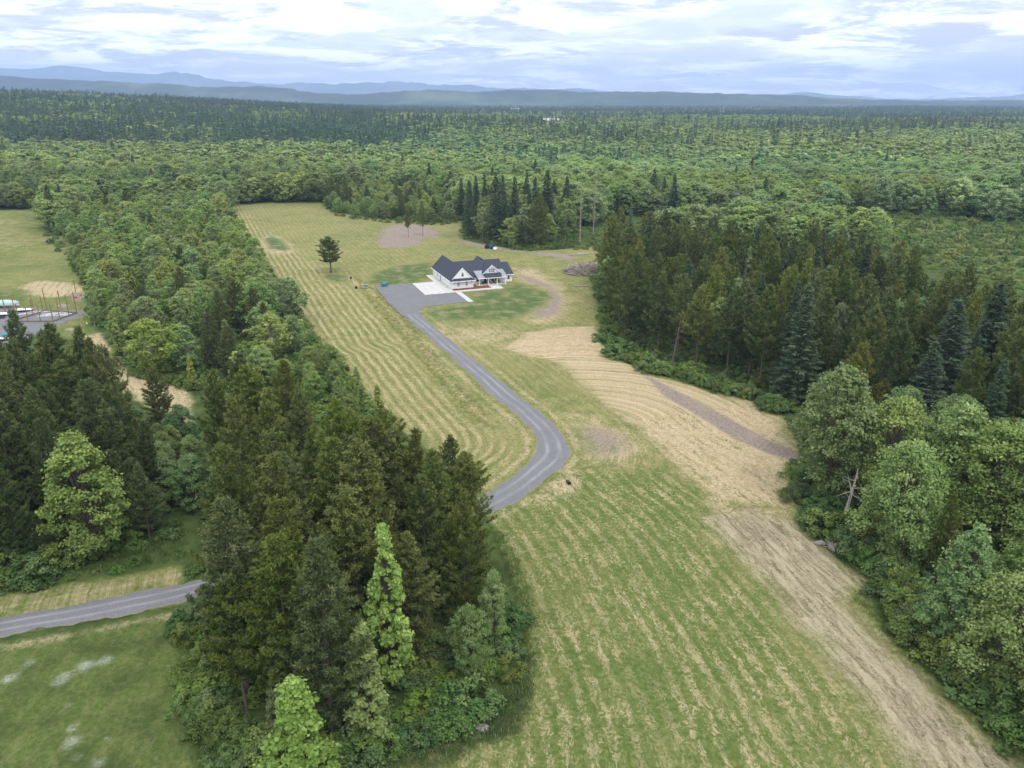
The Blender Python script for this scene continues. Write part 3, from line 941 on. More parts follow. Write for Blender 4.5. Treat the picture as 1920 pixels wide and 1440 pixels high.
r.slab([(21.25, 12.4, 6.853), (21.25, 21.0, 2.6), (7.6, 21.0, 2.6), (3.9, 12.4, 6.853)], 0.16)
r.build('main_roof', M['roof'], house)
r = MB()
r.slab([(20.9, 4.25, 2.65), (23.85, 4.25, 2.65), (23.85, 10.9, 5.85), (20.9, 10.9, 5.85)], 0.15)
r.slab([(20.9, 10.9, 5.853), (23.85, 10.9, 5.853), (23.85, 17.5, 2.65), (20.9, 17.5, 2.65)], 0.15)
r.build('wing_roof', M['roof'], house)
# rear gable whose tip shows over the main ridge
r = MB()
r.slab([(13.2, 19.0, 4.95), (15.3, 19.0, 7.05), (15.3, 14.0, 7.05), (13.2, 14.0, 4.95)], 0.14)
r.slab([(15.3, 19.0, 7.053), (17.4, 19.0, 4.95), (17.4, 14.0, 4.95), (15.3, 14.0, 7.053)], 0.14)
r.build('rear_gable_roof', M['roof'], house)
# porch roof: metal, with the dormer breaking through it
pr_ = MB()
pr_.slab([(9.75, 1.35, 2.66), (20.45, 1.35, 2.66), (20.45, 6.75, 4.28), (9.75, 6.75, 4.28)], 0.10)
po = pr_.build('porch_roof', M['metal_roof'], house)
for i in range(24):
    x = 9.85 + i * 0.46
    if 12.1 < x < 18.9:
        continue
    sb = MB()
    sb.slab([(x, 1.35, 2.71), (x + 0.05, 1.35, 2.71), (x + 0.05, 6.7, 4.325), (x, 6.7, 4.325)], 0.06)
    sb.build('seam', M['metal_roof'], po)
DX, DY = 15.55, 3.9
r = MB()
r.slab([(DX - 3.75, DY - 0.25, 3.35), (DX, DY - 0.25, 6.62), (DX, 11.9, 6.62), (DX - 3.75, 5.6, 3.35)], 0.14)
r.slab([(DX, DY - 0.25, 6.623), (DX + 3.75, DY - 0.25, 3.35), (DX + 3.75, 5.6, 3.35), (DX, 11.9, 6.623)], 0.14)
r.slab([(DX - 3.05, 1.25, 2.80), (DX + 2.75, 1.25, 2.80), (DX + 3.5, DY, 3.75), (DX - 3.5, DY, 3.75)], 0.12)
r.build('dormer_roof', M['roof'], house)
g = MB()
g.poly([(DX - 3.05, DY - 0.02, 3.72), (DX + 3.05, DY - 0.02, 3.72), (DX, DY - 0.02, 6.38)], [(0, 1, 2)])
g.poly([(DX - 3.05, DY + 0.1, 3.72), (DX + 3.05, DY + 0.1, 3.72), (DX, DY + 0.1, 6.38)], [(0, 2, 1)])
g.build('dormer_gable', M['white'], house)


def rake(x0, z0, x1, z1, y, wd=0.26):
    m_ = MB()
    m_.poly([(x0, y, z0), (x1, y, z1), (x1, y, z1 - wd * 1.35), (x0, y, z0 - wd), (x0, y + .08, z0), (x1, y + .08, z1), (x1, y + .08, z1 - wd * 1.35), (x0, y + .08, z0 - wd)],
            [(0, 3, 2, 1), (4, 5, 6, 7), (0, 1, 5, 4), (2, 3, 7, 6), (1, 2, 6, 5), (3, 0, 4, 7)])
    m_.build('bargeboard', M['trim'], house)


rake(0.15, 3.44, 3.8, 7.16, -0.16)
rake(7.45, 3.44, 3.8, 7.16, -0.162)
rake(DX - 3.6, 3.50, DX, 6.63, DY - 0.36)
rake(DX + 3.6, 3.50, DX, 6.63, DY - 0.362)
fa = MB()
fa.box(-0.62, -0.5, -0.05, 24.6, 2.52, 2.76)
fa.box(-0.5, 8.1, -0.86, -0.76, 2.55, 2.79)
fa.box(9.75, 20.45, 1.22, 1.33, 2.46, 2.69)
fa.box(20.9, 23.85, 4.14, 4.24, 2.42, 2.66)
fa.build('fascia', M['trim'], house)


def window(x, z, y, wd, ht, axis_='y', top='glass', n_sash=2, trim=0.11, both=False):
    """double hung window with raised frame"""
    fr = MB()
    d = 0.05
    for a0, a1, c0, c1 in ((x - wd / 2 - trim, x + wd / 2 + trim, z + ht, z + ht + trim), (x - wd / 2 - trim, x + wd / 2 + trim, z - trim, z),
                           (x - wd / 2 - trim, x - wd / 2, z, z + ht), (x + wd / 2, x + wd / 2 + trim, z, z + ht), (x - wd / 2, x + wd / 2, z + ht / 2 - .03, z + ht / 2 + .03)):
        if n_sash == 1 and abs(c0 - (z + ht / 2 - .03)) < 1e-6:
            continue
        if axis_ == 'y':
            fr.box(a0, a1, y - d, y + .02, c0, c1)
        else:
            fr.box(y - d, y + .02, a0, a1, c0, c1)
    f = fr.build('window', M['trim'], house)
    for k in range(n_sash):
        z0 = z + ht * k / n_sash + (.03 if k else 0)
        z1 = z + ht * (k + 1) / n_sash - (.03 if k < n_sash - 1 else 0)
        p = MB()
        if axis_ == 'y':
            p.box(x - wd / 2, x + wd / 2, y - .02, y + .01, z0, z1)
        else:
            p.box(y - .02, y + .01, x - wd / 2, x + wd / 2, z0, z1)
        p.build('pane', M[top] if k or both else M['glass'], f)
    return f


window(3.85, 4.25, -0.03, 0.75, 1.25, top='paleglass')
window(2.35, 0.95, -0.005, 0.78, 1.35, top='paleglass', both=True)
window(5.2, 0.95, -0.004, 0.78, 1.35, top='paleglass', both=True)
window(8.75, 0.9, 4.39, 0.62, 1.5)
window(10.6, 0.95, 4.39, 0.95, 1.35, top='paleglass')
window(16.0, 0.75, 4.39, 0.95, 1.55)
window(17.4, 0.75, 4.39, 0.95, 1.55)
window(22.0, 0.95, 4.74, 0.85, 1.3)
for kx, dz in ((-0.72, -0.10), (0.0, 0.0), (0.72, -0.10)):
    for kz in (0, 1):
        window(DX + kx, 4.12 + dz + 0.66 * kz, DY - 0.03, 0.50, 0.50, n_sash=1, trim=0.07)
# front door with sidelight
d = MB()
d.box(12.85, 13.85, 4.31, 4.385, 0.16, 2.35)
dd = d.build('front_door', M['dark'], house)
MB().box(12.95, 13.05, 4.26, 4.30, 1.1, 1.25).build('handle', M['grey'], dd)
fr = MB()
fr.box(12.7, 12.84, 4.30, 4.39, 0.16, 2.5).box(13.86, 14.0, 4.30, 4.39, 0.16, 2.5).box(12.84, 13.86, 4.30, 4.39, 2.36, 2.5)
fr.build('door_frame', M['trim'], house)
# garage doors on the apron side: panels in four rows
for y0 in (2.2, 5.9, 9.6):
    gd = MB().box(-0.04, -0.012, y0, y0 + 2.9, 0.14, 2.35).build('garage_door', M['trim'], house)
    for k in range(4):
        for q in range(4):
            MB().box(-0.075, -0.041, y0 + 0.06 + q * 0.71, y0 + 0.06 + q * 0.71 + 0.65, 0.2 + k * 0.54, 0.2 + k * 0.54 + 0.47).build('panel', M['white'], gd)
sd_ = MB().box(-0.05, -0.012, 13.6, 14.55, 0.14, 2.25).build('side_door', M['grey'], house)
window(17.5, 0.95, -0.005, 1.0, 1.2, axis_='x', top='paleglass')
# porch floor, posts
MB().box(9.35, 20.1, 1.25, 4.38, -0.1, 0.28).build('porch_floor', M['concrete'], house)
for x in (10.35, 13.65, 16.75, 19.75):
    p = MB()
    p.box(x - .11, x + .11, 1.65, 1.87, 0.28, 2.58).box(x - .17, x + .17, 1.59, 1.93, 0.28, 0.55).box(x - .16, x + .16, 1.6, 1.92, 2.4, 2.56)
    p.build('porch_post', M['trim'], house)
MB().box(9.9, 20.3, 1.68, 1.84, 2.40, 2.585).build('porch_beam', M['trim'], house)
for x in (1.0, 7.0):
    MB().box(x - .08, x + .08, -0.16, -0.02, 1.95, 2.35).build('wall_lamp', M['grey'], house)


def planter(x, label):
    t = house_root('planter', label, None, 'planter', 'planters beside the front door')
    p = HL(x, 3.6)
    t.location = (p[0], p[1], 0.28)
    MB().lathe([(0.2, 0), (0.26, 0.05), (0.31, 0.55), (0.34, 0.6), (0.28, 0.58)], 12).build('pot', M['dark'], t)
    c = MB()
    for k in range(26):
        a = random.uniform(0, 6.28)
        q = random.uniform(0.05, .3)
        h_ = random.uniform(0.6, 1.0)
        c.poly([(math.cos(a) * q, math.sin(a) * q, h_), (math.cos(a + .5) * q * 1.5, math.sin(a + .5) * q * 1.5, h_ - .15), (math.cos(a) * q * .4, math.sin(a) * q * .4, .55)], [(0, 1, 2)])
    c.build('plant', M['shrub'], t)


planter(12.2, 'black planter to the left of the front door')
planter(14.55, 'black planter to the right of the front door')


def porch_chair(x, y, rz, label):
    t = house_root('porch_chair', label, None, 'chair', 'chairs on the front porch')
    p = HL(x, y)
    t.location = (p[0], p[1], 0.28)
    t.rotation_euler = (0, 0, HT + rz)
    MB().box(-.3, .3, -.3, .3, .38, .45).build('seat', M['wood'], t)
    MB().slab([(-.3, .26, .45), (.3, .26, .45), (.3, .42, 1.05), (-.3, .42, 1.05)], .05).build('backrest', M['wood'], t)
    for sx in (-1, 1):
        for sy in (-1, 1):
            MB().box(sx * .28 - .03, sx * .28 + .03, sy * .27 - .03, sy * .27 + .03, 0, .38).build('leg', M['wood'], t)
        MB().box(sx * .32 - .04, sx * .32 + .04, -.3, .3, .6, .65).build('arm', M['wood'], t)


porch_chair(16.2, 3.2, 0.2, 'brown wooden chair under the left window of the porch pair')
porch_chair(17.9, 3.2, -0.2, 'brown wooden chair at the right end of the porch windows')
tb = house_root('porch_table', 'small brown table between the two porch chairs', None, 'table')
p = HL(17.05, 3.3)
tb.location = (p[0], p[1], 0.28)
MB().lathe([(.3, .5), (.32, .52), (.32, .55)], 12).build('tabletop', M['wood'], tb)
for k in range(3):
    a = k * 2.09
    MB().tube([(math.cos(a) * .25, math.sin(a) * .25, 0), (math.cos(a) * .08, math.sin(a) * .08, .5)], .025, 5).build('leg', M['wood'], tb)
# ------------------------------------------------------------------ tree prototypes


def unit(v):
    return v / (np.linalg.norm(v, axis=-1, keepdims=True) + 1e-9)


def leaf_quads(c, d, nrm, wd, ln, tint):
    """rhombus leaves: centres c, long axis d, rough facing nrm"""
    d = unit(d)
    s = unit(np.cross(d, nrm))
    wd = np.asarray(wd)[:, None] if np.ndim(wd) else wd
    ln = np.asarray(ln)[:, None] if np.ndim(ln) else ln
    v = np.stack([c - d * ln * .5, c + s * wd * .5, c + d * ln * .5, c - s * wd * .5], 1)
    return v.reshape(-1, 3), np.repeat(tint, 4)


class Crown:
    def __init__(self):
        self.v, self.t = [], []

    def add(self, c, d, n, wd, ln, tint):
        v, t = leaf_quads(c, d, n, wd, ln, tint)
        self.v.append(v)
        self.t.append(t)

    def mesh(self, name, mat):
        v = np.concatenate(self.v)
        t = np.concatenate(self.t)
        n = len(v)
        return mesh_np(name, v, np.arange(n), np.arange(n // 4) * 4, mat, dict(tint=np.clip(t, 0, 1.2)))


def trunk_mesh(name, pts, rad, limbs, mat, n=7):
    m_ = MB()
    m_.tube(pts, rad, n)
    for lp, lr in limbs:
        m_.tube(lp, lr, 4, cap=False)
    return m_.mesh(name, mat)


def pine(seed, lod, H=24.0, R=3.3, bare=0.24, flat=0.0):
    r = np.random.default_rng(seed)
    zb = H * bare
    cr = Crown()
    limbs = []
    dens = {0: 1.0, 1: 0.42, 2: 0.12}[lod]
    z = zb
    lean = r.normal(0, 0.012, 2)
    step = 0.52 if lod < 2 else 1.3
    sx, sy = r.uniform(0, 6.28, 2)
    while z < H - 0.25:
        t = (z - zb) / (H - zb)
        nb = max(3, int(round(r.normal(5.0 if t < .85 else 4, 0.8))))
        prof = (1 - t ** 1.75) ** 0.95 * (0.62 + 0.38 * min(1, t / 0.22))
        if flat:
            prof = (1 - t ** 2.6) * (0.7 + .3 * min(1, t / .2))
        a0 = r.uniform(0, 6.28)
        for k in range(nb):
            a = a0 + 6.283 * k / nb + r.normal(0, .25)
            lob = 1 + .22 * math.sin(a * 2 + sx + z * .35) + .16 * math.sin(a * 3 + sy - z * .8)
            L = R * prof * lob * r.uniform(.68, 1.15) + 0.25
            if (t < 0.25 and r.random() < 0.3 * (1 - t / .25)) or math.sin(a * 1.5 + z * .9 + sx * 2) > .93:
                continue
            rise = np.interp(t, [0, .5, 1], [0.02, .35, 1.1]) + r.normal(0, .1)
            bd = np.array([math.cos(a), math.sin(a), 0.0])
            org = np.array([lean[0] * z, lean[1] * z, z])

            def at(s):
                s = np.asarray(s)[:, None]
                return org + bd * L * s + np.array([0, 0, 1.0]) * L * (rise * s * .6 + (0.30 - .1 * t) * s ** 2 - 0.12 * np.sin(s * 3.1))
            nt_ = max(2, int(L * 8.5 * dens + 2.5 * dens))
            s = r.beta(1.7, 1.1, nt_) * 0.84 + 0.18
            base = at(s)
            lat = np.cross(bd, [0, 0, 1.0])
            base = base + lat * (r.uniform(-1, 1, nt_) * 0.34 * L * (1.12 - s))[:, None] + r.normal(0, .10, (nt_, 3))
            m_ = {0: 7, 1: 5, 2: 4}[lod]
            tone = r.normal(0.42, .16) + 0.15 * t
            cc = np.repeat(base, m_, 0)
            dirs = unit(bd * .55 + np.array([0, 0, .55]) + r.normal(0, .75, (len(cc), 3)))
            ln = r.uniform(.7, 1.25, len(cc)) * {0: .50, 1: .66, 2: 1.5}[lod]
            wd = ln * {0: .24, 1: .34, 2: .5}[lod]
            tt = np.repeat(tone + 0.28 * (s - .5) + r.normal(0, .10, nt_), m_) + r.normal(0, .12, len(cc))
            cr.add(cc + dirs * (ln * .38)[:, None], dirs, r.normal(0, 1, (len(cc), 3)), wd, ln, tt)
            if lod == 0 and r.random() < .6:
                q = at(np.array([0, .35, .7]))
                limbs.append(([tuple(x) for x in q], [.045, .03, .012]))
        z += step * r.uniform(.8, 1.2)
    # leader
    for k in range(int(18 * dens) + 3):
        zz = H - r.uniform(0, 1.3)
        c = np.array([[lean[0] * zz, lean[1] * zz, zz]])
        dd = unit(np.array([[r.normal(0, .5), r.normal(0, .5), 1.0]]))
        cr.add(c + dd * .2, dd, r.normal(0, 1, (1, 3)), np.array([.14]), np.array([.6]), np.array([.7]))
    if lod < 2:
        for k in range(9):
            zz = r.uniform(zb * .35, zb * 1.2)
            a = r.uniform(0, 6.28)
            L = r.uniform(.6, 2.0)
            limbs.append(([(0, 0, zz), (math.cos(a) * L * .5, math.sin(a) * L * .5, zz + .1), (math.cos(a) * L, math.sin(a) * L, zz - .1)], [.03, .022, .01]))
    tp = [(lean[0] * q * H, lean[1] * q * H, q * H) for q in (-.01, .03, .2, .5, .8, 1.0)]
    tr = trunk_mesh('trunk', tp, [.34, .26, .21, .15, .08, .02], limbs, M['bark'], 7 if lod == 0 else 5)
    return cr.mesh('crown', M['pine']), tr, H


def fir(seed, lod, H=25.0, R=4.2, bare=0.10):
    r = np.random.default_rng(seed)
    zb = H * bare
    cr = Crown()
    limbs = []
    dens = {0: 1.0, 1: 0.4, 2: 0.13}[lod]
    z = zb
    step = 0.50 if lod < 2 else 1.2
    ph = r.uniform(0, 6.28)
    while z < H - .2:
        t = (z - zb) / (H - zb)
        nb = max(3, int(round(r.normal(5.4, .9))))
        prof = (1 - t) ** 0.88 * (0.75 + .25 * min(1, t / .15))
        a0 = r.uniform(0, 6.28)
        for k in range(nb):
            a = a0 + 6.283 * k / nb + r.normal(0, .2)
            L = R * prof * r.uniform(.62, 1.15) * (1 + .14 * math.sin(3 * a + ph + z * .5)) + .2
            bd = np.array([math.cos(a), math.sin(a), 0.0])
            lat = np.cross(bd, [0, 0, 1.0])
            up0 = np.interp(t, [0, .6, 1], [-0.05, .25, .9])
            dr_ = np.interp(t, [0, 1], [.42, .10])

            def at(s):
                s_ = np.asarray(s)[:, None]
                return np.array([0, 0, z]) + bd * L * s_ + np.array([0, 0, 1.0]) * L * (up0 * s_ - dr_ * s_ ** 2 + .16 * s_ ** 4)
            n_ = max(3, int((L * 20 + 6) * dens))
            s = r.beta(1.6, 1.0, n_) * .9 + .1
            side = r.choice([-1.0, 1.0], n_)
            off = r.uniform(0, 1, n_) * (0.40 * L * (1.08 - s) + .10)
            c = at(s) + lat * (side * off)[:, None] + np.array([0, 0, -1.0]) * (off * .28 + r.uniform(0, .12, n_))[:, None]
            d_ = unit(bd * .75 + lat * (side * .75)[:, None] + np.array([0, 0, -.22]) + r.normal(0, .22, (n_, 3)))
            ln = r.uniform(.7, 1.2, n_) * {0: .62, 1: .9, 2: 1.7}[lod]
            wd = ln * {0: .30, 1: .38, 2: .5}[lod]
            nr = unit(np.array([0, 0, 1.0]) + r.normal(0, .45, (n_, 3)))
            tone = r.normal(.36, .12)
            tt = tone + .42 * (s - .45) + .25 * off / (.4 * L + .1) * .5 + r.normal(0, .10, n_)
            cr.add(c, d_, nr, wd, ln, tt)
            if lod == 0 and r.random() < .5:
                q = at(np.array([0, .4, .8]))
                limbs.append(([tuple(x) for x in q], [.05, .03, .01]))
        z += step * r.uniform(.8, 1.2)
    for k in range(int(22 * dens) + 4):
        zz = H - abs(r.normal(0, .9))
        dd = unit(np.array([[r.normal(0, .6), r.normal(0, .6), .9]]))
        cr.add(np.array([[0, 0, zz]]) + dd * .2, dd, r.normal(0, 1, (1, 3)), np.array([.16]), np.array([.55]), np.array([.8]))
    tp = [(0, 0, q * H) for q in (-.01, .03, .2, .5, .8, 1.0)]
    tr = trunk_mesh('trunk', tp, [.42, .33, .26, .18, .09, .015], limbs, M['bark'], 7 if lod == 0 else 5)
    return cr.mesh('crown', M['fir']), tr, H


def broad(seed, lod, H=15.0, R=4.2, bare=0.14, form='round', mat='broad', pale=False):
    r = np.random.default_rng(seed)
    zb = H * bare
    ch = H - zb
    cr = Crown()
    limbs = []
    nl = {0: 18000, 1: 6500, 2: 1100}[lod]
    size = {0: .34, 1: .52, 2: 1.12}[lod]
    nc = {0: 210, 1: 130, 2: 40}[lod]
    # a few big boughs, each carrying clumps
    nbough = 9
    clumps = []
    for i in range(nbough):
        a = 6.283 * i / nbough + r.normal(0, .3)
        t = r.uniform(.15, .9)
        clumps.append((a, t))
    C_c, C_r, C_t = [], [], []
    lob = r.uniform(0, 6.28, 4)
    for i in range(nc):
        t = r.beta(1.25, 1.15)
        a = r.uniform(0, 6.283)
        if form == 'round':
            prof = math.sin(math.pi * (0.10 + .86 * t) ** .82) ** .62 if 0 < t < 1 else 0.1
        elif form == 'cone':
            prof = (1 - t) ** .80 * (.62 + .38 * min(1, t / .2)) + .05
        else:                                   # tall oval, widest above the middle
            prof = math.sin(math.pi * (0.06 + .90 * t) ** 1.1) ** .75
        lb = 1 + .20 * math.sin(2 * a + lob[0] + 3 * t) + .17 * math.sin(3 * a + lob[1] - 5 * t) + .10 * math.sin(5 * a + lob[2] + 9 * t)
        rr = R * prof * lb * (r.uniform(.5, 1.0) ** .6)
        rc = R * r.uniform(.09, .23) * (1 - .35 * t if form == 'cone' else 1)
        c = np.array([math.cos(a) * (rr - rc * .4), math.sin(a) * (rr - rc * .4), zb + ch * t])
        C_c.append(c)
        C_r.append(rc)
        C_t.append(t)
    # leading shoots at the top
    for k in range(7 if form == 'cone' else 6):
        a = r.uniform(0, 6.28)
        q = r.uniform(0, .30 if form == 'cone' else .5) * R
        C_c.append(np.array([math.cos(a) * q, math.sin(a) * q, H - r.uniform(.2, .12 * H) - q * .5]))
        C_r.append(R * r.uniform(.06, .11))
        C_t.append(.97)
    C_c, C_r, C_t = np.array(C_c), np.array(C_r), np.array(C_t)
    wgt = C_r ** 2
    cnt = np.maximum(4, (nl * wgt / wgt.sum()).astype(int))
    for c, rc, t, n_ in zip(C_c, C_r, C_t, cnt):
        outw = unit(np.array([c[0], c[1], (t - .25) * R * .9]))
        d_ = r.normal(0, 1, (n_, 3))
        d_ = unit(d_ + outw * .5 + np.array([0, 0, .25]))
        rad = rc * np.abs(r.normal(.78, .36, n_))
        sq = r.uniform(.7, 1.3, 3) * np.array([1.1, 1.1, .72])
        pos = c + d_ * rad[:, None] * sq
        nr = unit(d_ * .8 + np.array([0, 0, .55]) + r.normal(0, .55, (n_, 3)))
        ax = unit(np.cross(nr, r.normal(0, 1, (n_, 3))) + np.array([0, 0, -.15]))
        ln = size * r.uniform(.65, 1.25, n_)
        tone = r.normal(.40, .14)
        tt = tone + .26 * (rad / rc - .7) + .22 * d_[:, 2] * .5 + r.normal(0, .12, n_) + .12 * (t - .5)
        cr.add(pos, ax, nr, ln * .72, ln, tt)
        if lod < 2 and r.random() < (.55 if lod == 0 else .2):
            z0 = zb * .7 + (c[2] - zb) * .45
            limbs.append(([(0, 0, z0), (c[0] * .42, c[1] * .42, z0 + (c[2] - z0) * .6), (c[0] * .75, c[1] * .75, c[2] - .1 * R)], [.07, .045, .012]))
    top = H * .86
    tp = [(r.normal(0, .05), r.normal(0, .05), q * top) for q in (-.01, .04, .3, .6, .85, 1.0)]
    tr = trunk_mesh('trunk', tp, [.32, .24, .19, .13, .07, .02], limbs, M['palebark' if pale else 'bark'], 7 if lod == 0 else 5)
    return cr.mesh('crown', M[mat]), tr, H


def bush(seed, lod, H=2.6, R=2.0):
    r = np.random.default_rng(seed)
    cr = Crown()
    nl = {0: 2600, 1: 700, 2: 150}[lod]
    size = {0: .22, 1: .40, 2: .85}[lod]
    nc = 26
    limbs = []
    for i in range(nc):
        a = r.uniform(0, 6.28)
        q = R * math.sqrt(r.uniform(0, 1)) * .9
        hh = H * (1 - (q / R) ** 2 * .75) * r.uniform(.45, .95)
        rc = r.uniform(.28, .52) * R * .6
        c = np.array([math.cos(a) * q, math.sin(a) * q, max(hh - rc * .4, .2)])
        n_ = nl // nc
        d_ = unit(r.normal(0, 1, (n_, 3)) + np.array([0, 0, .6]))
        rad = rc * r.uniform(.3, 1, n_) ** .5
        pos = c + d_ * rad[:, None]
        pos[:, 2] = np.maximum(pos[:, 2], .05)
        nr = unit(d_ + np.array([0, 0, .5]) + r.normal(0, .5, (n_, 3)))
        ax = np.cross(nr, r.normal(0, 1, (n_, 3)))
        ln = size * r.uniform(.65, 1.3, n_)
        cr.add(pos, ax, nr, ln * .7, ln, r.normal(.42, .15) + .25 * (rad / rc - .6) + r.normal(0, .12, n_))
        if i % 3 == 0:
            limbs.append(([(c[0] * .15, c[1] * .15, -.05), (c[0] * .5, c[1] * .5, c[2] * .5), (c[0] * .9, c[1] * .9, c[2])], [.05, .035, .012]))
    tr = trunk_mesh('stem', [(0, 0, -.1), (0, 0, H * .5)], [.06, .02], limbs, M['bark'], 5)
    return cr.mesh('crown', M['shrub']), tr, H


def grass_tuft(seed, n=60, h=.8, spread=.7, wd=.05):
    r = np.random.default_rng(seed)
    cr = Crown()
    base = np.column_stack([r.normal(0, spread * .5, n), r.normal(0, spread * .5, n), np.zeros(n)])
    d_ = unit(np.column_stack([r.normal(0, .35, n), r.normal(0, .35, n), np.ones(n)]))
    ln = h * r.uniform(.5, 1.1, n)
    cr.add(base + d_ * (ln * .48)[:, None], d_, r.normal(0, 1, (n, 3)), wd * r.uniform(.7, 1.3, n), ln, r.normal(.45, .25, n))
    return cr.mesh('tall_grass_tuft', M['grassblade'])


PROTO = {}


def protos(kind, lod):
    k = (kind, lod)
    if k not in PROTO:
        L = []
        if kind == 'pine':
            for i, (R_, br) in enumerate(((4.2, .14), (3.8, .20), (4.8, .10), (4.0, .17), (4.4, .30))):
                L.append(pine(100 + i + 17 * lod, lod, 24.0, R_, br))
        elif kind == 'fir':
            for i, R_ in enumerate((4.3, 3.7, 4.9)):
                L.append(fir(200 + i + 17 * lod, lod, 25.0, R_))
        elif kind == 'broad':
            for i, (f_, R_) in enumerate((('round', 4.3), ('oval', 3.7), ('round', 4.8), ('oval', 4.2), ('cone', 4.2), ('round', 3.9))):
                L.append(broad(300 + i + 17 * lod, lod, 15.0, R_, .13, f_, pale=(lod == 1)))
        elif kind == 'young':
            for i, R_ in enumerate((2.5, 2.9, 2.3)):
                L.append(broad(400 + i + 17 * lod, lod, 13.0, R_, .05, 'cone'))
        elif kind == 'bush':
            for i, R_ in enumerate((2.0, 2.4, 1.8)):
                L.append(bush(500 + i + 17 * lod, lod, 2.6, R_))
        PROTO[k] = L
    return PROTO[k]


KIND_NAME = dict(pine='pine_tree', fir='fir_tree', broad='broadleaf_tree', young='young_tree', bush='shrub')
KIND_CAT = dict(pine='pine tree', fir='fir tree', broad='broadleaf tree', young='young tree', bush='shrub')
CROWN_SRC = {}


def plant(kind, x, y, h, label, group=None, width=1.0, tone=(1, 1, 1), lod=None, var=None, rz=None):
    if lod is None:
        dist = math.hypot(x, y)
        lod = 0 if dist < 175 else 1
    L = protos(kind, lod)
    i = random.randrange(len(L)) if var is None else var
    cm, tm, H0 = L[i]
    s = h / H0
    t = thing(KIND_NAME[kind], label, KIND_CAT[kind], (x, y, float(terrain(x, y)) - 0.05), random.uniform(0, 6.28) if rz is None else rz, group)
    t.scale = (s * width, s * width, s)
    for nm, me in (('crown', cm), ('trunk' if kind != 'bush' else 'stem', tm)):
        o = bpy.data.objects.new(nm, me)
        COL.objects.link(o)
        o.parent = t
        if nm == 'crown':
            o.color = (*tone, 1)
            CROWN_SRC.setdefault((kind, lod, i), o)
    return t


# ------------------------------------------------------------------ where the trees stand
SIGHT = []
TAKEN = []           # (x, y, radius) of everything planted


def ordinal(n):
    w_ = 'first second third fourth fifth sixth seventh eighth ninth tenth eleventh twelfth thirteenth fourteenth fifteenth sixteenth seventeenth eighteenth nineteenth twentieth'.split()
    if n <= 20:
        return w_[n - 1]
    sfx = {1: 'st', 2: 'nd', 3: 'rd'}.get(n % 10 if n % 100 not in (11, 12, 13) else 0, 'th')
    return f'{n}{sfx}'


def darts(poly, spacing, seed, tries=30, avoid=None):
    r = np.random.default_rng(seed)
    poly = np.asarray(poly, float)
    lo, hi = poly.min(0), poly.max(0)
    area = np.prod(hi - lo)
    n = int(area / spacing ** 2 * tries * .12)
    C = r.uniform(lo, hi, (n, 2))
    C = C[inside(poly, C)]
    if avoid is not None:
        C = C[avoid(C)]
    cell = {}
    keep = []
    for p in C:
        k = (int(p[0] // spacing), int(p[1] // spacing))
        ok = True
        for i in (-1, 0, 1):
            for j in (-1, 0, 1):
                for q in cell.get((k[0] + i, k[1] + j), ()):
                    if (q[0] - p[0]) ** 2 + (q[1] - p[1]) ** 2 < spacing ** 2:
                        ok = False
        if ok:
            cell.setdefault(k, []).append(p)
            keep.append(p)
    return np.array(keep).reshape(-1, 2)


def off_drive(margin):
    def f(C):
        d, _, _ = seg_dist(DRIVE_CEN, C)
        return d > margin
    return f


CAND = []      # candidate trees: dict(kind,x,y,h,width,tone,region)


def region(name, poly, spacing, mix, seed, margin=4.6):
    for p in darts(poly, spacing, seed, avoid=off_drive(margin)):
        if any((p[0] - q[0]) ** 2 + (p[1] - q[1]) ** 2 < q[2] ** 2 for q in TAKEN):
            continue
        if any(2 < q[1] - p[1] < 16 and abs(to_px(p[0], p[1], q[2] * .4)[0] - q[3]) < q[4] + 1.6 * F_PX / p[1] * .5 for q in SIGHT):
            continue
        k = random.choices(range(len(mix)), [m_[1] for m_ in mix])[0]
        kind, _, h0, h1, tones = mix[k]
        tone = random.choice(tones)
        CAND.append(dict(kind=kind, x=p[0], y=p[1], h=random.uniform(h0, h1) * random.choice([1, 1, 1, .9]), width=random.uniform(.82, 1.2), tone=tone, region=name))
        if kind == 'broad' and name in ('hedgerow', 'alder_row', 'thicket'):
            CAND[-1]['width'] *= 1.22


W1 = (1, 1, 1)
OL = (1.22, 1.16, .88)      # olive, lighter pine
DKP = (.80, .88, .88)
BL = (.86, 1.0, 1.25)       # bluish leaf
YG = (1.30, 1.16, .80)      # yellow green
PG = (1.20, 1.22, 1.02)     # pale green
DG = (.74, .82, .80)


def by_tip(px_, py_, h):
    return G(px_, py_, h)


def special(kind, label, base=None, tip=None, h=None, width=1.0, tone=W1, var=None, group=None, lod=None, clear=3.0):
    if base is not None:
        x, y = G(*base)
        if h is None:
            zz = np.linspace(1, 40, 400)
            _, yy = to_px(x, y, zz)
            h = float(np.interp(-tip[1], -yy, zz))
    else:
        x, y = by_tip(tip[0], tip[1], h)
    TAKEN.append((x, y, clear))
    if (kind in ('young', 'broad') or 'pointed' in label):
        SIGHT.append((x, y, h, to_px(x, y, h * .5)[0], h * (.15 if kind == 'young' else .24) * width * F_PX / y))
    return plant(kind, x, y, h, label, group, width, tone, lod, var)


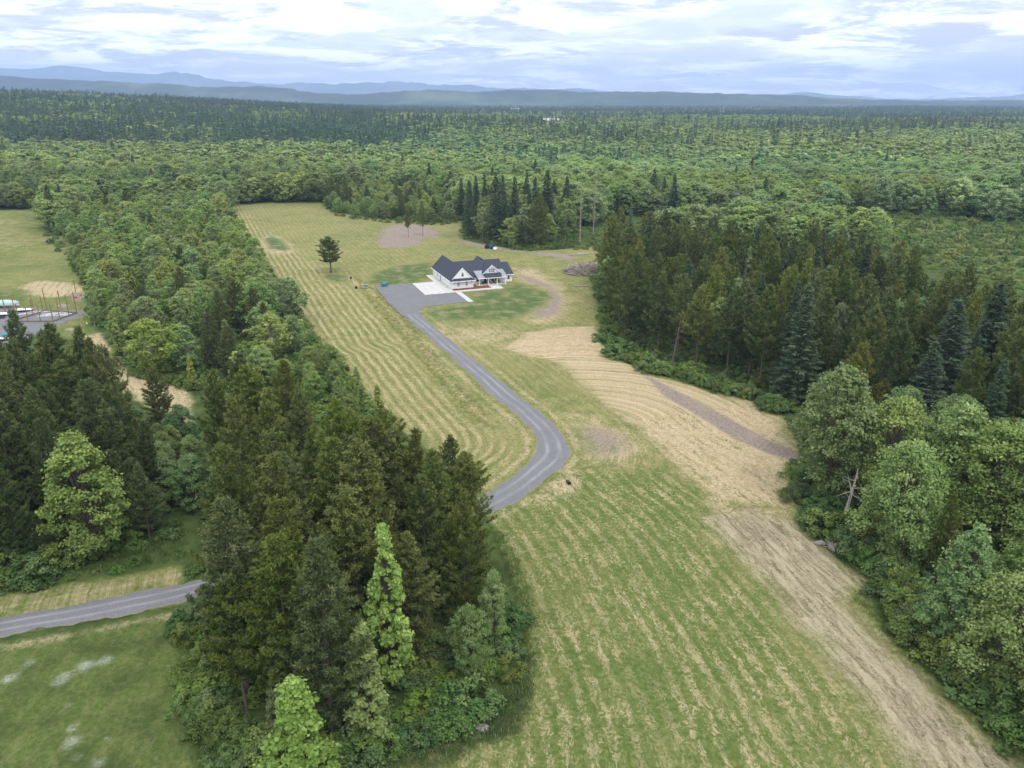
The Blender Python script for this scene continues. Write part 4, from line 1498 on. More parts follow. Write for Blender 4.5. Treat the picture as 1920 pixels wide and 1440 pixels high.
special('pine', 'lone dark pine standing in the mown field left of the house', base=(621, 511), tip=(621, 443), width=2.05, tone=DKP, var=4, lod=0)
special('pine', 'slender pine at the bare dirt patch, the left of the pair', base=(766, 445), tip=(765, 384), width=.60, tone=(1.25, 1.2, 1.1), var=4)
special('pine', 'slender pine at the bare dirt patch, the right of the pair', base=(793, 443), tip=(793, 376), width=.64, tone=(1.25, 1.2, 1.1), var=4)
special('broad', 'bright green leafy tree in front of the dark left pine grove', base=(178, 1045), tip=(182, 822), width=1.05, tone=(1.28, 1.28, .80), var=5, clear=6)
special('young', 'pale lime young tree at the very front of the middle grove', base=(575, 1500), tip=(552, 1278), width=1.35, tone=(1.02, 1.22, .82), var=1, clear=5)
special('young', 'slim light green tree leaning out between dark pines at the grove front', base=(692, 1385), tip=(678, 1172), width=1.0, tone=(1.45, 1.38, 1.05), var=0, clear=3)
special('young', 'tall light green tree rising among the pines of the middle grove', base=(735, 1275), tip=(722, 985), width=.78, tone=(1.30, 1.36, 1.05), var=2, clear=3.2)
special('broad', 'blue green leafy tree at the right end of the middle grove', base=(925, 1210), tip=(935, 1075), width=.62, tone=(1.15, 1.2, 1.15), var=1, clear=3)
special('broad', 'broad leafy tree below the last pine of the middle grove', base=(885, 1275), tip=(880, 1140), width=.75, tone=(1.0, 1.05, .9), var=3, clear=3)
special('broad', 'grey green rounded tree half hidden inside the middle grove', tip=(600, 1005), h=13, width=.6, tone=(.9, 1.08, 1.15), var=1)
special('broad', 'tall pale green tree at the corner of the straw covered field', base=(1556, 950), tip=(1560, 700), width=.98, tone=(1.06, 1.14, 1.05), var=1, clear=7)
special('broad', 'pale crowned tree next right of the tall tree at the straw field', tip=(1688, 752), h=19, width=.95, tone=(1.20, 1.18, .98), var=3, clear=5)
special('broad', 'domed grey green tree under the young silver fir', tip=(1812, 765), h=19, width=1.05, tone=(1.0, 1.08, 1.05), var=0, clear=5)
special('broad', 'large leafy tree in front of the pale crowned tree, lit on top', tip=(1716, 835), h=18, width=.95, tone=(1.05, 1.10, .88), var=2, clear=5)
special('broad', 'leafy tree at the right border below the silver fir', tip=(1905, 800), h=19, width=1.1, tone=(1.05, 1.1, .95), var=2, clear=5)
special('broad', 'big blue green ash like tree above the blackberry bank', tip=(1838, 985), h=16, width=1.0, tone=(.92, 1.02, .95), var=4, clear=6)
special('pine', 'small olive pine hidden among the leafy trees on the right', tip=(1795, 925), h=14, width=.8, tone=(1.1, 1.0, .8))
special('fir', 'pointed blue green fir at the front edge of the right pine wood', base=(1487, 756), tip=(1510, 533), width=1.35, tone=(1.15, 1.18, 1.15), var=1, clear=6)
special('fir', 'young silver green fir above the leafy trees on the right', tip=(1886, 672), h=20, width=1.15, tone=(1.45, 1.42, 1.40), var=1, clear=5)
special('fir', 'broad dark fir with layered boughs, the largest of the right wood', tip=(1800, 560), h=26, width=1.5, tone=(1.08, 1.1, 1.08), var=2, clear=8)
special('fir', 'dark fir standing right of the broad layered fir', tip=(1880, 530), h=26, width=1.4, tone=(.92, .96, .95), var=0, clear=7)
special('fir', 'dark fir with sweeping boughs in front of the broad layered fir', tip=(1755, 640), h=21, width=1.4, tone=(1.0, 1.04, 1.02), var=2, clear=6)
special('pine', 'yellow olive pine in front of the dark firs on the right', tip=(1622, 645), h=20, width=1.12, tone=(1.45, 1.25, .80), var=2, clear=4)
special('broad', 'pale silvery tree wedged between the pines left of the pointed fir', tip=(1385, 520), h=17, width=.62, tone=(1.25, 1.25, 1.35), var=4)
special('broad', 'silvery leafy tree behind the pointed fir', tip=(1580, 570), h=16, width=.6, tone=(1.1, 1.15, 1.3), var=0)
special('young', 'light green slim tree poking above the middle of the right pine wood', tip=(1408, 462), h=20, width=.6, tone=(1.25, 1.25, 1.3), var=0)
special('fir', 'silver tipped young fir rising from the left end of the right wood', tip=(1184, 380), h=24, width=.62, tone=(1.6, 1.55, 1.65), var=1)
special('fir', 'blue young conifer standing against the brushy clearing', tip=(1696, 450), h=20, width=.62, tone=(.95, 1.1, 1.4), var=1)
special('broad', 'bluish pale tree in the middle of the left hedgerow', tip=(375, 540), h=14, width=.72, tone=(1.05, 1.18, 1.2), var=1)
special('broad', 'pale willow like tree at the field side of the left hedgerow', tip=(548, 592), h=10, width=.8, tone=(1.22, 1.25, 1.18), var=0)
special('young', 'bright green young tree poking up behind the middle grove', tip=(440, 662), h=13, width=1.0, tone=(1.45, 1.45, .95), var=1)
special('broad', 'small leafy tree beside the wooden posts of the barn frame', base=(178, 612), tip=(172, 545), width=.8, tone=(1.05, 1.1, 1.05), var=0)
special('pine', 'squat rounded pine in the hedgerow behind the barn yard', tip=(262, 535), h=11.5, width=1.75, tone=(.9, .9, .9), var=0)
for (tx, ty, hh, lb) in ((335, 500, 15, 'dark pine in the middle of the left hedgerow, above the squat one'), (233, 358, 14, 'dark pine at the far end of the left hedgerow, the right of two'),
                         (196, 366, 13, 'dark pine at the far end of the left hedgerow, the left of two'), (178, 426, 12, 'small dark pine on the meadow side of the left hedgerow'),
                         (405, 545, 14, 'dark pine beside the bluish tree in the left hedgerow'), (434, 523, 15, 'tallest dark pine near the field side of the left hedgerow'),
                         (471, 540, 14, 'dark pine closest to the mown field in the left hedgerow'), (388, 588, 15, 'broad brownish pine in front of the bluish hedgerow tree'), (492, 566, 13, 'dark bushy pine at the near field corner of the hedgerow'),
                         (420, 610, 14, 'brownish pine with bare lower boughs near the end of the hedgerow'), (336, 458, 12, 'narrow dark pine half sunk in the pale hedgerow leaves'),
                         (286, 690, 13, 'dark pine standing alone in the straw gap between the two groves')):
    special('pine', lb, tip=(tx, ty), h=hh, width=1.25, tone=(.92, .90, .85))
for (tx, ty, hh, wd, lb) in ((620, 330, 17, 1.2, 'dark pine at the corner where the far field meets the thicket'), (646, 330, 17, 1.0, 'dark pine just right of the far field corner'), (845, 320, 17, 1.2, 'dark pine rising behind the thicket left of the fir clump'),
                             (1462, 330, 15, .8, 'dark pine above the pale alders, the right of two'), (1443, 338, 15, .8, 'dark pine above the pale alders, the left of two')):
    special('pine', lb, tip=(tx, ty), h=hh, width=wd, tone=(.95, .95, .9))
for (bx, by_, tx, ty, wd, lb, kd, vv) in ((879, 446, 876, 348, .85, 'slim dark fir at the left end of the clump behind the house', 'fir', 1), (930, 453, 935, 322, 1.15, 'tallest layered fir of the clump behind the house', 'fir', 0),
                                          (1025, 442, 1026, 318, 1.05, 'dark fir with a bare trunk in the clump behind the house', 'fir', 2), (965, 445, 965, 330, 1.05, 'grey green thin fir in the clump behind the house', 'fir', 1),
                                          (1008, 462, 1008, 360, 1.15, 'olive pine at the front of the clump behind the house', 'pine', 2), (905, 448, 903, 390, 1.0, 'small leafy tree at the left front of the fir clump', 'broad', 3),
                                          (955, 462, 958, 410, 1.35, 'round leafy tree in front of the fir clump, nearest the tractor', 'broad', 0), (1060, 450, 1062, 372, .9, 'grey green leafy tree at the right end of the fir clump', 'broad', 1)):
    special(kd, lb, base=(bx, by_), tip=(tx, ty), width=wd, var=vv, tone=(1.25, 1.2, 1.1), clear=4)

OLM = [W1, OL, OL, (1.1, 1.05, .9)]
region('grove', [(-29.3, 66), (-26, 62), (-20, 59.5), (-16, 60.5), (-16, 98), (-26, 97), (-38, 92), (-35, 85), (-32, 76)], 4.2, [('pine', .94, 21, 25, OLM), ('broad', .06, 10, 15, [PG, BL])], 21)
region('grove', [(-16, 60.5), (-9, 63), (-5, 69), (-3.5, 80), (-5, 95), (-16, 98)], 4.2, [('pine', .95, 17.5, 21.5, OLM), ('broad', .05, 9, 13, [PG])], 32)
region('grove', [(-28, 62), (-23, 57.5), (-14, 56.5), (-7, 60), (-5, 66), (-14, 62), (-24, 62), (-28, 65)], 3.6, [('pine', .85, 11, 17, OLM), ('young', .15, 7, 10, [W1])], 33)
region('left_grove', [(-120, 80), (-92, 80), (-66, 86), (-60, 91), (-66, 92), (-92, 88), (-120, 90)], 4.6, [('pine', .9, 13, 18, [W1, DKP]), ('broad', .1, 7, 10, [W1])], 34)
region('left_grove', [(-61, 92), (-54, 95), (-50, 101), (-54, 109), (-61, 104)], 4.2, [('pine', .8, 13, 17, [W1, DKP]), ('broad', .2, 8, 10, [W1, BL])], 35)
GAPP = GP([(300, 850), (350, 840), (372, 905), (368, 985), (335, 990), (305, 930)])
region('gap', GAPP, 3.6, [('broad', .7, 6, 9.5, [W1, BL, (1.05, 1.1, 1.0)]), ('young', .3, 5, 8, [PG, W1])], 36, margin=3.4)
region('grove_back', [(-17, 104), (-24, 105), (-33, 114), (-42, 128), (-46, 122), (-45, 108), (-40, 98), (-30, 98), (-20, 100)], 4.4, [('pine', .9, 18, 22, OLM + [DKP]), ('young', .1, 10, 14, [W1, PG])], 22)
region('left_grove', [(-125, 88), (-92, 86), (-70, 90), (-61, 96), (-60, 104), (-62, 114), (-69, 123), (-78, 134), (-92, 140), (-130, 120)], 4.8, [('pine', .95, 20, 25, [W1, DKP, (.9, .95, .9), (1.05, 1.02, .95)]), ('broad', .05, 9, 13, [W1])], 23)
HEDGE = GP([(96, 440), (128, 442), (150, 490), (172, 540), (185, 575), (205, 610), (215, 650), (238, 692), (335, 720), (370, 735), (420, 735), (520, 720), (600, 672), (556, 604), (506, 542), (468, 484), (440, 435), (416, 392), (300, 388), (180, 398)])
region('hedgerow', HEDGE, 6.0, [('broad', .78, 8, 13.5, [PG, PG, (1.32, 1.30, 1.05), (1.1, 1.2, 1.15), YG, W1]), ('young', .10, 7, 11, [PG, YG]), ('pine', .03, 10, 13, [DKP]), ('bush', .10, 2.5, 4, [W1])], 24)
RIGHT = [(29, 222), (28.5, 200), (29.5, 189), (41, 175), (52, 163), (62, 155), (58, 138), (68, 128), (85, 118), (108, 118), (128, 140), (126, 168), (112, 190), (112, 222), (105, 258), (70, 268), (44, 286), (31, 262)]
HEND = GP([(560, 745), (520, 722), (600, 676), (640, 712), (690, 765), (735, 802), (700, 830), (640, 800)])
region('hedge_end', HEND, 4.2, [('young', .5, 5, 8, [PG, YG, W1]), ('broad', .5, 5.5, 8, [PG, W1])], 31)
region('right_wood', RIGHT, 5.0, [('pine', .84, 18, 25, [W1, W1, OL, DKP, (1.02, 1.02, .95)]), ('fir', .08, 20, 25, [W1, (1.2, 1.2, 1.2)]), ('broad', .08, 12, 17, [BL, PG])], 25)
RB = [(57, 132), (54, 116), (50, 101), (52, 90), (52, 80), (48, 66), (50, 54), (60, 46), (95, 60), (105, 85), (90, 114), (68, 125)]
region('right_bank', RB, 5.2, [('broad', .85, 11, 17, [W1, (1.05, 1.08, .95), (.95, 1.05, 1.0), DG]), ('young', .05, 8, 11, [W1]), ('pine', .10, 12, 18, [W1])], 26)
THICKET = GP([(608, 384), (632, 402), (720, 414), (830, 420), (862, 408), (850, 372), (700, 360), (612, 366)])
region('thicket', THICKET, 5.4, [('broad', .72, 6, 11, [PG, YG, (1.2, 1.2, 1.05), W1]), ('pine', .09, 10, 15, [DKP, W1]), ('bush', .19, 3, 4.5, [W1])], 27)
CLUMP = GP([(872, 446), (905, 452), (950, 464), (1010, 466), (1060, 460), (1075, 440), (1060, 415), (960, 405), (880, 415)])
region('fir_clump', CLUMP, 6.4, [('fir', .28, 19, 27, [W1, (1.1, 1.1, 1), (1.2, 1.15, 1.1)]), ('broad', .60, 11, 18, [W1, PG]), ('pine', .12, 15, 19, [W1])], 28)
ALDERS = GP([(1095, 430), (1140, 400), (1300, 395), (1500, 400), (1640, 400), (1795, 402), (1800, 388), (1640, 378), (1400, 372), (1200, 372), (1095, 385)])
region('alder_row', ALDERS, 7.0, [('broad', .92, 14, 19, [PG, (1.35, 1.32, 1.05), (1.25, 1.25, 1.05), PG]), ('bush', .08, 3, 5, [W1])], 29)
BACKEDGE = GP([(-250, 388), (60, 386), (95, 384), (180, 388), (300, 380), (420, 378), (612, 373), (612, 358), (420, 362), (200, 364), (-250, 366)])
region('far_edge', BACKEDGE, 7.2, [('broad', .94, 15, 20, [W1, DG, (1.05, 1.05, .9), (.9, .95, .9)]), ('pine', .06, 14, 18, [W1])], 30)

WHERE = dict(gap='between the left and middle groves', grove='of the middle grove', grove_back='beyond the hidden driveway', left_grove='of the left grove', hedge_end='before the hedgerow',
             hedgerow='of the left hedgerow', right_wood='of the right wood', right_bank='of the right bank', thicket='of the far thicket', fir_clump='of the fir clump',
             alder_row='of the alder row', far_edge='of the far edge')
LOOK = {'pine': ('dark pine', 'olive pine'), 'fir': ('green fir', 'silvery fir'), 'broad': ('mid green leafy tree', 'pale leafy tree'), 'young': ('slim young tree', 'pale young tree'), 'bush': ('green shrub', 'green shrub')}
FILLER = dict(pine=[], fir=[], broad=[], young=[], bush=[])

SHRUB_LINES = [
    ('right_edge', [(1150, 664), (1215, 692), (1300, 715), (1400, 740), (1475, 772)], 30, 'along the foot of the right pine wood', (1.8, 3.6)),
    ('bank_edge', [(1535, 975), (1600, 1030), (1690, 1105), (1700, 1160), (1775, 1235), (1855, 1305), (1945, 1380)], 38, 'on the bramble bank above the straw track', (2.2, 4.2)),
    ('bank_upper', [(1640, 1060), (1720, 1150), (1800, 1230), (1880, 1300)], 16, 'higher up the bramble bank', (2.6, 4.6)),
    ('corner', [(1505, 880), (1512, 940), (1530, 985)], 8, 'at the foot of the tall tree by the straw field', (1.6, 3)),
    ('grove_right', [(935, 1120), (950, 1180), (935, 1250), (905, 1300)], 12, 'at the right foot of the middle grove', (1.5, 3.2)),
    ('grove_front', [(385, 1300), (400, 1400), (450, 1430), (620, 1440), (700, 1400), (800, 1370), (880, 1330)], 26, 'along the front foot of the middle grove', (1.8, 3.8)),
    ('grove_left', [(352, 1170), (372, 1230), (385, 1290)], 7, 'at the left foot of the middle grove by the road', (1.2, 2.6)),
    ('left_foot', [(-40, 1105), (40, 1085), (110, 1065), (170, 1040), (230, 1010), (290, 960), (340, 930)], 24, 'below the dark left grove above the road', (1.6, 3.8)),
    ('hedge_edge', [(418, 392), (442, 436), (472, 486), (510, 545), (558, 606), (606, 668), (640, 700)], 34, 'along the field side of the left hedgerow', (1.6, 3.4)),
    ('hedge_west', [(96, 442), (150, 508), (190, 560), (215, 640), (240, 700), (330, 730)], 22, 'along the meadow side of the left hedgerow', (1.5, 3.4)),
    ('clump_foot', [(965, 468), (1000, 470), (1050, 466), (1080, 458)], 12, 'at the foot of the fir clump near the tractor', (1.4, 2.6)),
    ('thicket_foot', [(630, 405), (720, 417), (830, 422), (864, 414)], 16, 'along the foot of the far thicket', (1.5, 3)),
    ('far_foot', [(420, 381), (500, 376), (600, 376)], 14, 'at the far end of the mown field', (1.5, 3)),
    ('wood_left', [(1122, 470), (1118, 520), (1132, 590), (1132, 640)], 12, 'at the left end of the right wood by the brush pile', (1.5, 3.2)),
]
for nm, line, cnt, where, (h0, h1) in SHRUB_LINES:
    L_ = resample(GP(line), cnt)
    WHERE[nm] = where
    for p in L_:
        CAND.append(dict(kind='bush', x=p[0] + random.gauss(0, .9), y=p[1] + random.gauss(0, 1.1), h=random.uniform(h0, h1), width=random.uniform(.9, 1.35), tone=random.choice([W1, W1, YG, DG, PG]), region=nm))


def visible(c, margin=30):
    x0, y0 = to_px(c['x'], c['y'], c['h'])
    x1, y1 = to_px(c['x'], c['y'], 0)
    rad = c['h'] * .28 * F_PX / max(c['y'], 10)
    return x0 + rad > -margin and x0 - rad < 1920 + margin and y0 < 1440 + margin and y1 > 0


LIMIT = dict(pine=272, fir=80, broad=278, young=40, bush=285)
for kind, lim in LIMIT.items():
    cs = [c for c in CAND if c['kind'] == kind]
    vis = sorted((c for c in cs if visible(c)), key=lambda c: -c['h'] / math.hypot(c['x'], c['y']))
    chosen = vis[:lim]
    ids = {id(c) for c in chosen}
    FILLER[kind] += [c for c in cs if id(c) not in ids]
    for reg in sorted({c['region'] for c in chosen}):
        rc = [c for c in chosen if c['region'] == reg]
        # rows counted from the side of the camera, each from left to right
        for c in rc:
            c['sx'] = to_px(c['x'], c['y'], c['h'] * .6)[0]
            c['row'] = 0
        left_, row_ = list(rc), 0
        while left_:
            row_ += 1
            fr_ = []
            for c in left_:
                hid = any(q is not c and 1.0 < c['y'] - q['y'] < 26 and abs(q['sx'] - c['sx']) < 1.8 * F_PX / q['y'] for q in left_)
                if not hid:
                    fr_.append(c)
            fr_ = fr_ or left_[:]
            fr_.sort(key=lambda c: c['sx'])
            for n_, c in enumerate(fr_):
                c['n'], c['row'], c['tot'] = n_ + 1, row_, len(fr_)
            done = {id(c) for c in fr_}
            left_ = [c for c in left_ if id(c) not in done]
        for c in rc:
            lk = LOOK[kind][1 if sum(c['tone']) > 3.12 else 0]
            plainname = {'pine': 'pine', 'fir': 'fir', 'broad': 'leafy tree', 'young': 'young tree', 'bush': 'shrub'}[kind]
            rname = 'front row' if c['row'] == 1 else f"{ordinal(c['row'])} row"
            lab = f"{lk}, {ordinal(c['n'])} from the left in the {rname} {WHERE[reg]}"
            words = lab.split()
            if len(words) > 16:
                lab = ' '.join(words[:16])
            plant(kind, c['x'], c['y'], c['h'], lab, f"{plainname}s {WHERE[reg]}", c['width'], c['tone'])
# ------------------------------------------------------------------ woods too many to count


def scatter(name, label, pts, rot, scl, tone, idx_, sources):
    """one object whose points carry copies of the given crowns"""
    me = bpy.data.meshes.new(name)
    me.vertices.add(len(pts))
    me.vertices.foreach_set('co', np.asarray(pts, np.float32).ravel())
    for nm, ty, key, val in (('rot', 'FLOAT', 'value', rot), ('scl', 'FLOAT_VECTOR', 'vector', scl), ('itone', 'FLOAT_VECTOR', 'vector', tone), ('idx', 'INT', 'value', idx_)):
        a = me.attributes.new(nm, ty, 'POINT')
        a.data.foreach_set(key, np.asarray(val, np.int32 if ty == 'INT' else np.float32).ravel())
    o = bpy.data.objects.new(name, me)
    COL.objects.link(o)
    tr = bpy.data.node_groups.new(name, 'GeometryNodeTree')
    tr.interface.new_socket('Geometry', in_out='INPUT', socket_type='NodeSocketGeometry')
    tr.interface.new_socket('Geometry', in_out='OUTPUT', socket_type='NodeSocketGeometry')
    nn = tr.nodes
    gi, go_ = nn.new('NodeGroupInput'), nn.new('NodeGroupOutput')
    iop = nn.new('GeometryNodeInstanceOnPoints')
    jn = nn.new('GeometryNodeJoinGeometry')
    for s in sources:
        oi = nn.new('GeometryNodeObjectInfo')
        oi.transform_space = 'ORIGINAL'
        oi.inputs['Object'].default_value = s
        oi.inputs['As Instance'].default_value = True
        tr.links.new(oi.outputs['Geometry'], jn.inputs[0])

    def na(nm, ty):
        n = nn.new('GeometryNodeInputNamedAttribute')
        n.data_type = ty
        n.inputs['Name'].default_value = nm
        return n.outputs[0]
    cx = nn.new('ShaderNodeCombineXYZ')
    tr.links.new(na('rot', 'FLOAT'), cx.inputs[2])
    e2r = nn.new('FunctionNodeEulerToRotation')
    tr.links.new(cx.outputs[0], e2r.inputs[0])
    tr.links.new(gi.outputs[0], iop.inputs['Points'])
    tr.links.new(jn.outputs[0], iop.inputs['Instance'])
    iop.inputs['Pick Instance'].default_value = True
    tr.links.new(na('idx', 'INT'), iop.inputs['Instance Index'])
    tr.links.new(e2r.outputs[0], iop.inputs['Rotation'])
    tr.links.new(na('scl', 'FLOAT_VECTOR'), iop.inputs['Scale'])
    tr.links.new(iop.outputs[0], go_.inputs[0])
    md = o.modifiers.new('scatter', 'NODES')
    md.node_group = tr
    o.color = (1, 1, 1, 1)
    return tag(o, label, name.replace('_', ' '), kind='stuff')


# landmark trees far out, which also lend their crowns to the woods
for i, (kd, tx, ty, h_, D, lb) in enumerate((
        ('fir', 1852, 222, 34, 1150, 'lone dark conifer standing above the far canopy near the right border'), ('fir', 1455, 246, 30, 820, 'dark layered conifer group leader above the pale alder row'),
        ('fir', 1240, 215, 34, 1250, 'tall dark conifer in the far belt above the alder row'), ('broad', 945, 262, 19, 800, 'pale round tree in the far canopy above the fir clump'),
        ('broad', 300, 275, 18, 760, 'round pale tree in the far canopy above the hedgerow'), ('broad', 1110, 275, 19, 740, 'round tree in the far canopy above the two bare snags'),
        ('broad', 700, 262, 18, 800, 'round tree in the far canopy above the thicket'), ('broad', 1600, 290, 18, 700, 'round tree in the far canopy beyond the brushy clearing'),
        ('pine', 1268, 238, 24, 1000, 'dark conifer right of the tall one in the far belt'), ('pine', 180, 228, 24, 1000, 'dark conifer in the far plantation on the left rise'))):
    xx_ = (tx - 960) / F_PX * (D * C_) * 1.02
    nv = {'fir': 3, 'broad': 6, 'pine': 5}[kd]
    plant(kd, xx_, D, h_, lb, None, 1.0, (1, 1, 1), 2, i % nv)
    if kd != 'broad':
        continue
SRC2 = {k: [v for kk, v in CROWN_SRC.items() if kk[0] == k and kk[1] == 2] for k in ('broad', 'fir', 'pine')}
SRC1 = {k: [v for kk, v in CROWN_SRC.items() if kk[0] == k and kk[1] == 1] for k in ('broad', 'fir', 'pine', 'bush', 'young')}
H0 = dict(broad=15.0, fir=25.0, pine=24.0, bush=2.6, young=13.0)

frng = np.random.default_rng(99)


def blotch(x, y, s, ph):
    return (np.sin(x * s + ph + 1.7 * np.sin(y * s * .63 + ph)) + np.sin(y * s * .8 - ph * 1.3 + 1.4 * np.sin(x * s * .71)) + .6 * np.sin((x + y) * s * 1.9 + ph * 2)) / 2.6


rows_x, rows_y = [], []
y = 330.0
while y < 5200:
    s = 7.4 + max(0, y - 500) * 0.0024
    n_ = int(2 * (0.74 * y + 90) / s)
    x_ = np.linspace(-(0.74 * y + 90), 0.74 * y + 90, n_) + frng.uniform(-.42, .42, n_) * s
    rows_x.append(x_)
    rows_y.append(y + frng.uniform(-.45, .45, n_) * s)
    y += s * .95
fx, fy = np.concatenate(rows_x), np.concatenate(rows_y)
FP = np.column_stack([fx, fy])
ok = np.ones(len(FP), bool)
for poly in (FIELD, MEADOW_W, CLEARING, HEDGE, np.array(RIGHT), THICKET, CLUMP, ALDERS, BACKEDGE):
    ok &= ~inside(np.asarray(poly), FP)
# the open ground between the house clearing and the right wood, and the brushy land to the right of it
BRUSH = GP([(1130, 462), (1095, 440), (1100, 430), (1140, 402), (1410, 425), (1480, 440), (1600, 455), (1790, 520), (1920, 560), (2300, 640), (2300, 470), (1900, 418)])
ok &= ~inside(BRUSH, FP)
BACKFIELD = GP([(866, 412), (870, 446), (1075, 466), (1128, 462), (1110, 430), (1080, 425), (1060, 405), (950, 400)])
ok &= ~inside(BACKFIELD, FP)
ok &= ~((fy < 372) & (fx > -250) & (fx < 60))
FP, fx, fy = FP[ok], fx[ok], fy[ok]
bn = blotch(fx, fy, .0085, 1.1)
bn2 = blotch(fx, fy, .019, 2.3)
ub = fx / fy
conif = np.full(len(FP), .025)
conif += np.where((ub < -.12 + .10 * bn2 - .00002 * (fy - 1000)) & (fy > 860 + 120 * bn) & (fy < 1750), np.where(bn2 > .45, .25, .78), 0)
conif += np.where((ub < -.14) & (fy > 1750), np.where(bn > .05, .85, .08), 0)
conif += np.where((ub >= -.14) & (fy > 900 + 150 * bn2), np.where(bn > .15, .42, .05), 0)
conif += np.where((ub >= -.14) & (fy <= 900) & (fy > 430) & (ub > -.02) & (ub < .42), np.where(bn2 > .5, .28, .012), 0)
conif += np.where(fy > 2000, np.where(blotch(fx, fy, .004, 2.2) > -.1, .6, .1), 0)
thin = frng.random(len(FP)) > .05 + .12 * (blotch(fx, fy, .021, 5.0) > .62)
FP, fx, fy, bn, bn2, ub, conif = FP[thin], fx[thin], fy[thin], bn[thin], bn2[thin], ub[thin], conif[thin]
isc = frng.random(len(FP)) < conif
tz = terrain(fx, fy) - .3
ton = np.ones((len(FP), 3))
ton *= (1 + .10 * blotch(fx, fy, .0042, .9) + .16 * blotch(fx, fy, .03, .4) + frng.normal(0, .07, len(FP)))[:, None]
ton *= 1 + np.outer(blotch(fx, fy, .006, 4.0) + frng.normal(0, .4, len(FP)), np.array([.13, .06, -.05]))
# pale young stand in the middle distance
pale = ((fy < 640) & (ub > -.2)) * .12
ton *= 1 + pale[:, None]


def far_wood(name, label, kind, sel, lod_src, h0, h1, fat=1.12, dim=1.0):
    k = np.nonzero(sel)[0]
    if not len(k):
        return
    h_ = (h0 + (h1 - h0) * frng.beta(1.6, 1.8, len(k))) * (1 + .10 * blotch(fx[k], fy[k], .012, 3.0))
    s_ = h_ / H0[kind]
    sc_ = np.column_stack([s_ * fat, s_ * fat, s_])
    scatter(name, label, np.column_stack([fx[k], fy[k], tz[k]]), frng.uniform(0, 6.28, len(k)), sc_, ton[k] * dim - 1.0, frng.integers(0, len(lod_src), len(k)), lod_src)


nearw = fy < 620
far_wood('broadleaf_forest', 'rolling canopy of leafy trees beyond the far field edge', 'broad', ~isc & nearw, SRC1['broad'], 11, 20, 1.42, 1.18)
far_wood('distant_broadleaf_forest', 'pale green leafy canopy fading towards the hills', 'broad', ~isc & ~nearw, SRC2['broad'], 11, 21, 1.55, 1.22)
far_wood('conifer_wood', 'scattered dark conifers among the leafy canopy', 'fir', isc & nearw, SRC1['fir'], 16, 26, 1.15)
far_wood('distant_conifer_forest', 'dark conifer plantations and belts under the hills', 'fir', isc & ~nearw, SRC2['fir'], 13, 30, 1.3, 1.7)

# trees of the near woods beyond the count
for kind, name, label in (('pine', 'pine_wood', 'further pines deep inside the woods'), ('fir', 'fir_wood', 'further firs deep inside the woods'), ('broad', 'leafy_wood', 'further leafy trees deep inside the woods'),
                          ('bush', 'scrub', 'further shrubs at the wood edges')):
    L_ = FILLER[kind]
    if L_ and SRC1[kind]:
        s_ = np.array([c['h'] / H0[kind] for c in L_])
        wd = np.array([c['width'] for c in L_])
        scatter(name, label, [(c['x'], c['y'], float(terrain(c['x'], c['y'])) - .05) for c in L_], frng.uniform(0, 6.28, len(L_)), np.column_stack([s_ * wd, s_ * wd, s_]),
                np.array([c['tone'] for c in L_]) - 1.0, frng.integers(0, len(SRC1[kind]), len(L_)), SRC1[kind])

# undergrowth under the near woods and brush over the clearings
up, us, ut = [], [], []


def cover_with(poly, spacing, h0, h1, tones, seed, margin=3.9, avoid_field=True):
    P_ = darts(poly, spacing, seed, avoid=off_drive(margin))
    if not len(P_):
        return
    if avoid_field:
        P_ = P_[~(inside(FIELD, P_) | inside(FIELD_SW, P_) | inside(VERGE, P_) | inside(STRAW_W2, P_))]
    for p in P_:
        h_ = random.uniform(h0, h1)
        up.append((p[0], p[1], float(terrain(p[0], p[1])) - .08))
        s_ = h_ / 2.6
        f_ = random.uniform(1.0, 1.7)
        us.append((s_ * f_, s_ * f_, s_))
        ut.append(np.array(random.choice(tones)) * random.uniform(.8, 1.15) - 1)


def grow(poly, d):
    poly = np.asarray(poly, float)
    c = poly.mean(0)
    v = poly - c
    return c + v * (1 + d / np.hypot(v[:, 0], v[:, 1]))[:, None]


GROVE_P = [(-38, 70), (-30, 60), (-21, 55), (-9, 57), (-4, 67), (-3, 84), (-5, 99), (-14, 99), (-26, 97), (-44, 92), (-41, 80)]
cover_with(GROVE_P, 1.9, .6, 2.1, [W1, DG, YG], 41)
cover_with([(-6, 103), (-22, 101), (-33, 112), (-42, 130), (-50, 135), (-52, 118), (-46, 98)], 2.3, .6, 2.3, [W1, DG], 42)
cover_with([(-140, 80), (-92, 80), (-70, 82), (-52, 90), (-50, 98), (-52, 110), (-60, 140), (-92, 150), (-140, 130)], 2.5, .5, 1.7, [W1, DG, (.8, .95, .8)], 43)
cover_with(grow(HEDGE, 1.0), 3.0, .8, 3.0, [W1, PG, YG], 44)
cover_with(grow(HEND, 2.5), 2.2, .7, 2.6, [W1, YG, PG], 55, avoid_field=False)
cover_with(grow(RIGHT, 2.5), 2.5, .7, 2.6, [W1, DG, YG], 45)
cover_with(grow(RB, 0.0), 2.0, 1.2, 3.4, [W1, W1, YG, DG], 46)
cover_with(grow(THICKET, 1), 3.0, 1, 3, [W1, YG], 47)
cover_with(grow(CLUMP, 2), 3.0, .8, 2.6, [W1, YG], 48)
cover_with(grow(ALDERS, 4), 4.2, 1, 3.5, [W1, PG], 49)
cover_with(grow(BACKEDGE, 2), 4.2, 1, 3.2, [W1, DG], 50)
cover_with(BRUSH, 4.8, .4, 1.7, [PG, YG, W1, (1.3, 1.2, 1.1)], 51)
